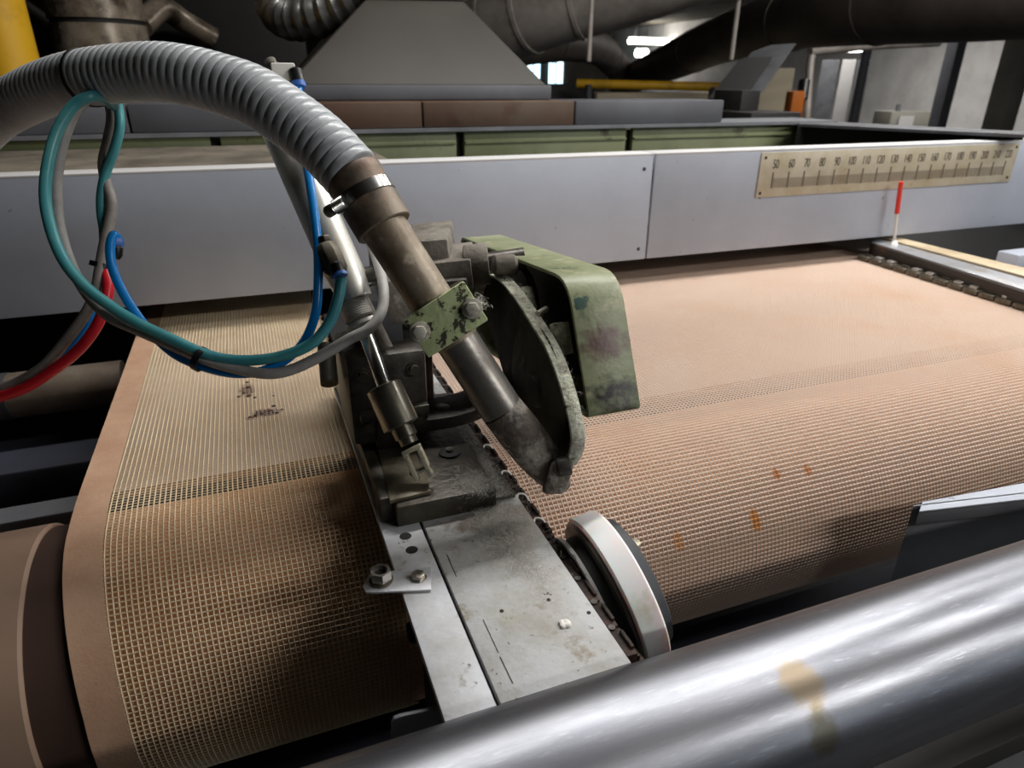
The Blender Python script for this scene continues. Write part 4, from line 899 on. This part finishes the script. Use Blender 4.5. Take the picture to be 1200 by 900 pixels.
cable('air_tube', 'dark teal air tube hanging straight down from the hose', 'tube',
  [(-0.1226, 0.9130, 1.4305), (-0.1212, 0.9116, 1.4165), (-0.1233, 0.9032, 1.3975), (-0.1332, 0.8952, 1.3733), (-0.1444, 0.8895, 1.3525), (-0.1524, 0.8816, 1.3300), (-0.1557, 0.8758, 1.3107), (-0.1569, 0.8713, 1.2908), (-0.1620, 0.8678, 1.2650)], .0052, teal_m)
cable('grey_cable', 'dusty grey cable hanging from the hose down to the left edge', 'cable',
  [(-0.1305, 0.9251, 1.4249), (-0.1313, 0.9196, 1.4057), (-0.1396, 0.9109, 1.3812), (-0.1467, 0.9001, 1.3606), (-0.1458, 0.8863, 1.3402), (-0.1431, 0.8739, 1.3215), (-0.1486, 0.8638, 1.3011), (-0.1569, 0.8540, 1.2792), (-0.1651, 0.8454, 1.2551), (-0.1730, 0.8376, 1.2327), (-0.1871, 0.8321, 1.2103), (-0.2110, 0.8308, 1.1837), (-0.2414, 0.8329, 1.1544), (-0.2774, 0.8440, 1.1344), (-0.3318, 0.8647, 1.1172)], .0058, greyc_d)
cable('air_tube', 'red air tube curving from the cable tie down to the left edge', 'tube',
  [(-0.1601, 0.8469, 1.2523), (-0.1586, 0.8340, 1.2391), (-0.1645, 0.8236, 1.2203), (-0.1777, 0.8178, 1.1980), (-0.1987, 0.8151, 1.1757), (-0.2291, 0.8196, 1.1538), (-0.2636, 0.8289, 1.1335), (-0.3010, 0.8425, 1.1199), (-0.3403, 0.8580, 1.1088)], .0060, red_m)
cable('air_tube', 'thin blue air tube glimpsed between the red tube and the grey cable', 'tube',
  [(-0.1675, 0.8686, 1.2476), (-0.1774, 0.8586, 1.2192), (-0.1924, 0.8515, 1.1926), (-0.2144, 0.8478, 1.1678), (-0.2420, 0.8500, 1.1456), (-0.2797, 0.8593, 1.1229), (-0.3396, 0.8782, 1.1025)], .0045, blue_m)
t = thing('tube_plug', 'small blue and black plug at the end of the blue tube', 'plug', (-0.1336, 0.7809, 1.2825))
MB().lathe(V((-0.1332, 0.7845, 1.2905)), V((-0.1356, 0.7805, 1.2801)) - V((-0.1332, 0.7845, 1.2905)), [(0, .0058), (.008, .0058), (.012, .0035)], 16).build('plug_body', plastic_k, t)
MB().lathe(V((-0.1302, 0.7876, 1.2992)), V((-0.1333, 0.7842, 1.2897)) - V((-0.1302, 0.7876, 1.2992)), [(0, .0052), (.004, .0062), (.008, .0056)], 6).build('collar', plastic_b, t)
a, b = V((-0.0707, 0.7013, 1.1875)), V((-0.0669, 0.6991, 1.1859))
m = MB(); ax = (V((-0.0607, 0.6960, 1.1844)) - V((-0.0771, 0.7064, 1.1930))).normalized()
for o in [ring('cable_tie', 'black cable tie holding the looped tubes above the left mesh strip', V((-0.0686, 0.7012, 1.1900)), ax, .0112, .0065, plastic_k)]: pass
ax = (V((-0.1680, 0.8474, 1.2471)) - V((-0.1594, 0.8541, 1.2679))).normalized()
ring('cable_tie', 'black cable tie round the hanging cables in front of the beam', V((-0.1640, 0.8534, 1.2578)), ax, .0105, .0055, plastic_k)

# ---------------------------------------------------------------- lint and loose threads
def strands(m, ce, spread, n, ln, wd=.00013, up=1.0):
    for k in range(n):
        p = V(ce) + V((random.gauss(0, spread[0]), random.gauss(0, spread[1]), abs(random.gauss(0, spread[2]))))
        d = V((random.gauss(0, 1), random.gauss(0, 1), abs(random.gauss(0, .6)) * up)).normalized(); q = p.copy(); L_ = ln * random.uniform(.4, 1.2)
        pts_ = [q]
        for j in range(3):
            d = (d + V((random.gauss(0, .5), random.gauss(0, .5), random.gauss(0, .35)))).normalized(); q = q + d * L_ / 3; pts_.append(q)
        s_ = V((random.gauss(0, 1), random.gauss(0, 1), random.gauss(0, 1))).normalized() * wd
        m.add([p_ + s_ for p_ in pts_] + [p_ - s_ for p_ in pts_], [(j, j + 1, 5 + j, 4 + j) for j in range(3)])
m = MB()
strands(m, (.197, .555, 1.021), (.013, .028, .0015), 6500, .008, .00008)
strands(m, (.204, .50, 1.021), (.011, .030, .0012), 3600, .007, .00008)
strands(m, (.188, .60, 1.046), (.010, .012, .0015), 2000, .007, .00008)
strands(m, (.219, .66, 1.026), (.005, .05, .0015), 2200, .007, .00008)
o = m.build('lint_fluff', lint_m); tag(o, 'grey lint fluff gathered on the bed before the base block', 'lint'); o['kind'] = 'stuff'
m = MB()
for p in pts[0:0]: pass
bp = spline([(0, y, z) for y, z in bpts], 5)
for p in bp[8:]: strands(m, (.270, p.y, p.z + .001), (.003, .003, .001), 60, .0045)
for k in range(9): strands(m, tuple(P0.lerp(P1, .70 + .036 * k) + V((0, 0, -.018))), (.008, .008, .004), 110, .009, up=-.4)
strands(m, tuple(cc + uu * .034 + dr * .01), (.004, .006, .004), 90, .009)
strands(m, tuple(cc - uu * .02 + dr * .022 - nn * .01), (.012, .005, .006), 120, .008)
o = m.build('lint_fluff', lint_m); tag(o, 'lint fluff clinging to the blade guard rim and pipe mouth', 'lint'); o['kind'] = 'stuff'
for q in (V((0.2220, 0.6621, 1.0200)), V((0.2257, 0.6097, 1.0200)), V((0.2388, 0.5206, 1.0200))):
    pass
lp = None
for (px, py) in ((.2395, .720), (.2395, .652), (.2395, .60), (.2395, .550)):
    pts_ = spline([(px + .012, py - .006, 1.006), (px + .007, py - .001, 1.018), (px, py + .003, 1.019), (px - .003, py, 1.016)], 5)
    if lp is None: lp = tag(MB().sweep(pts_, .0011, 6).build('loose_thread', cream_m), 'short white thread end on the pin chain, first from the bent arm', 'thread', 'thread ends on the pin chain'); l0 = (px, py)
    else: copy_tree(lp, (px - l0[0], py - l0[1], 0), 'short white thread end on the pin chain, ' + {.652: 'second from the bent arm', .60: 'third from the bent arm', .550: 'nearest to the white wheel'}[py])
x, y = (0.2028, 0.3989)
m = MB()
for k in range(7):
    m.lathe((x + random.uniform(-.003, .003), y + random.uniform(-.003, .003), 1.0195), (random.uniform(-.3, .3), random.uniform(-.3, .3), 1), [(0, .001), (.001, .003), (.003, .0026), (.004, .001)], 8)
tag(m.build('lint_ball', cream_m), 'small white lint ball lying on the bed', 'lint')
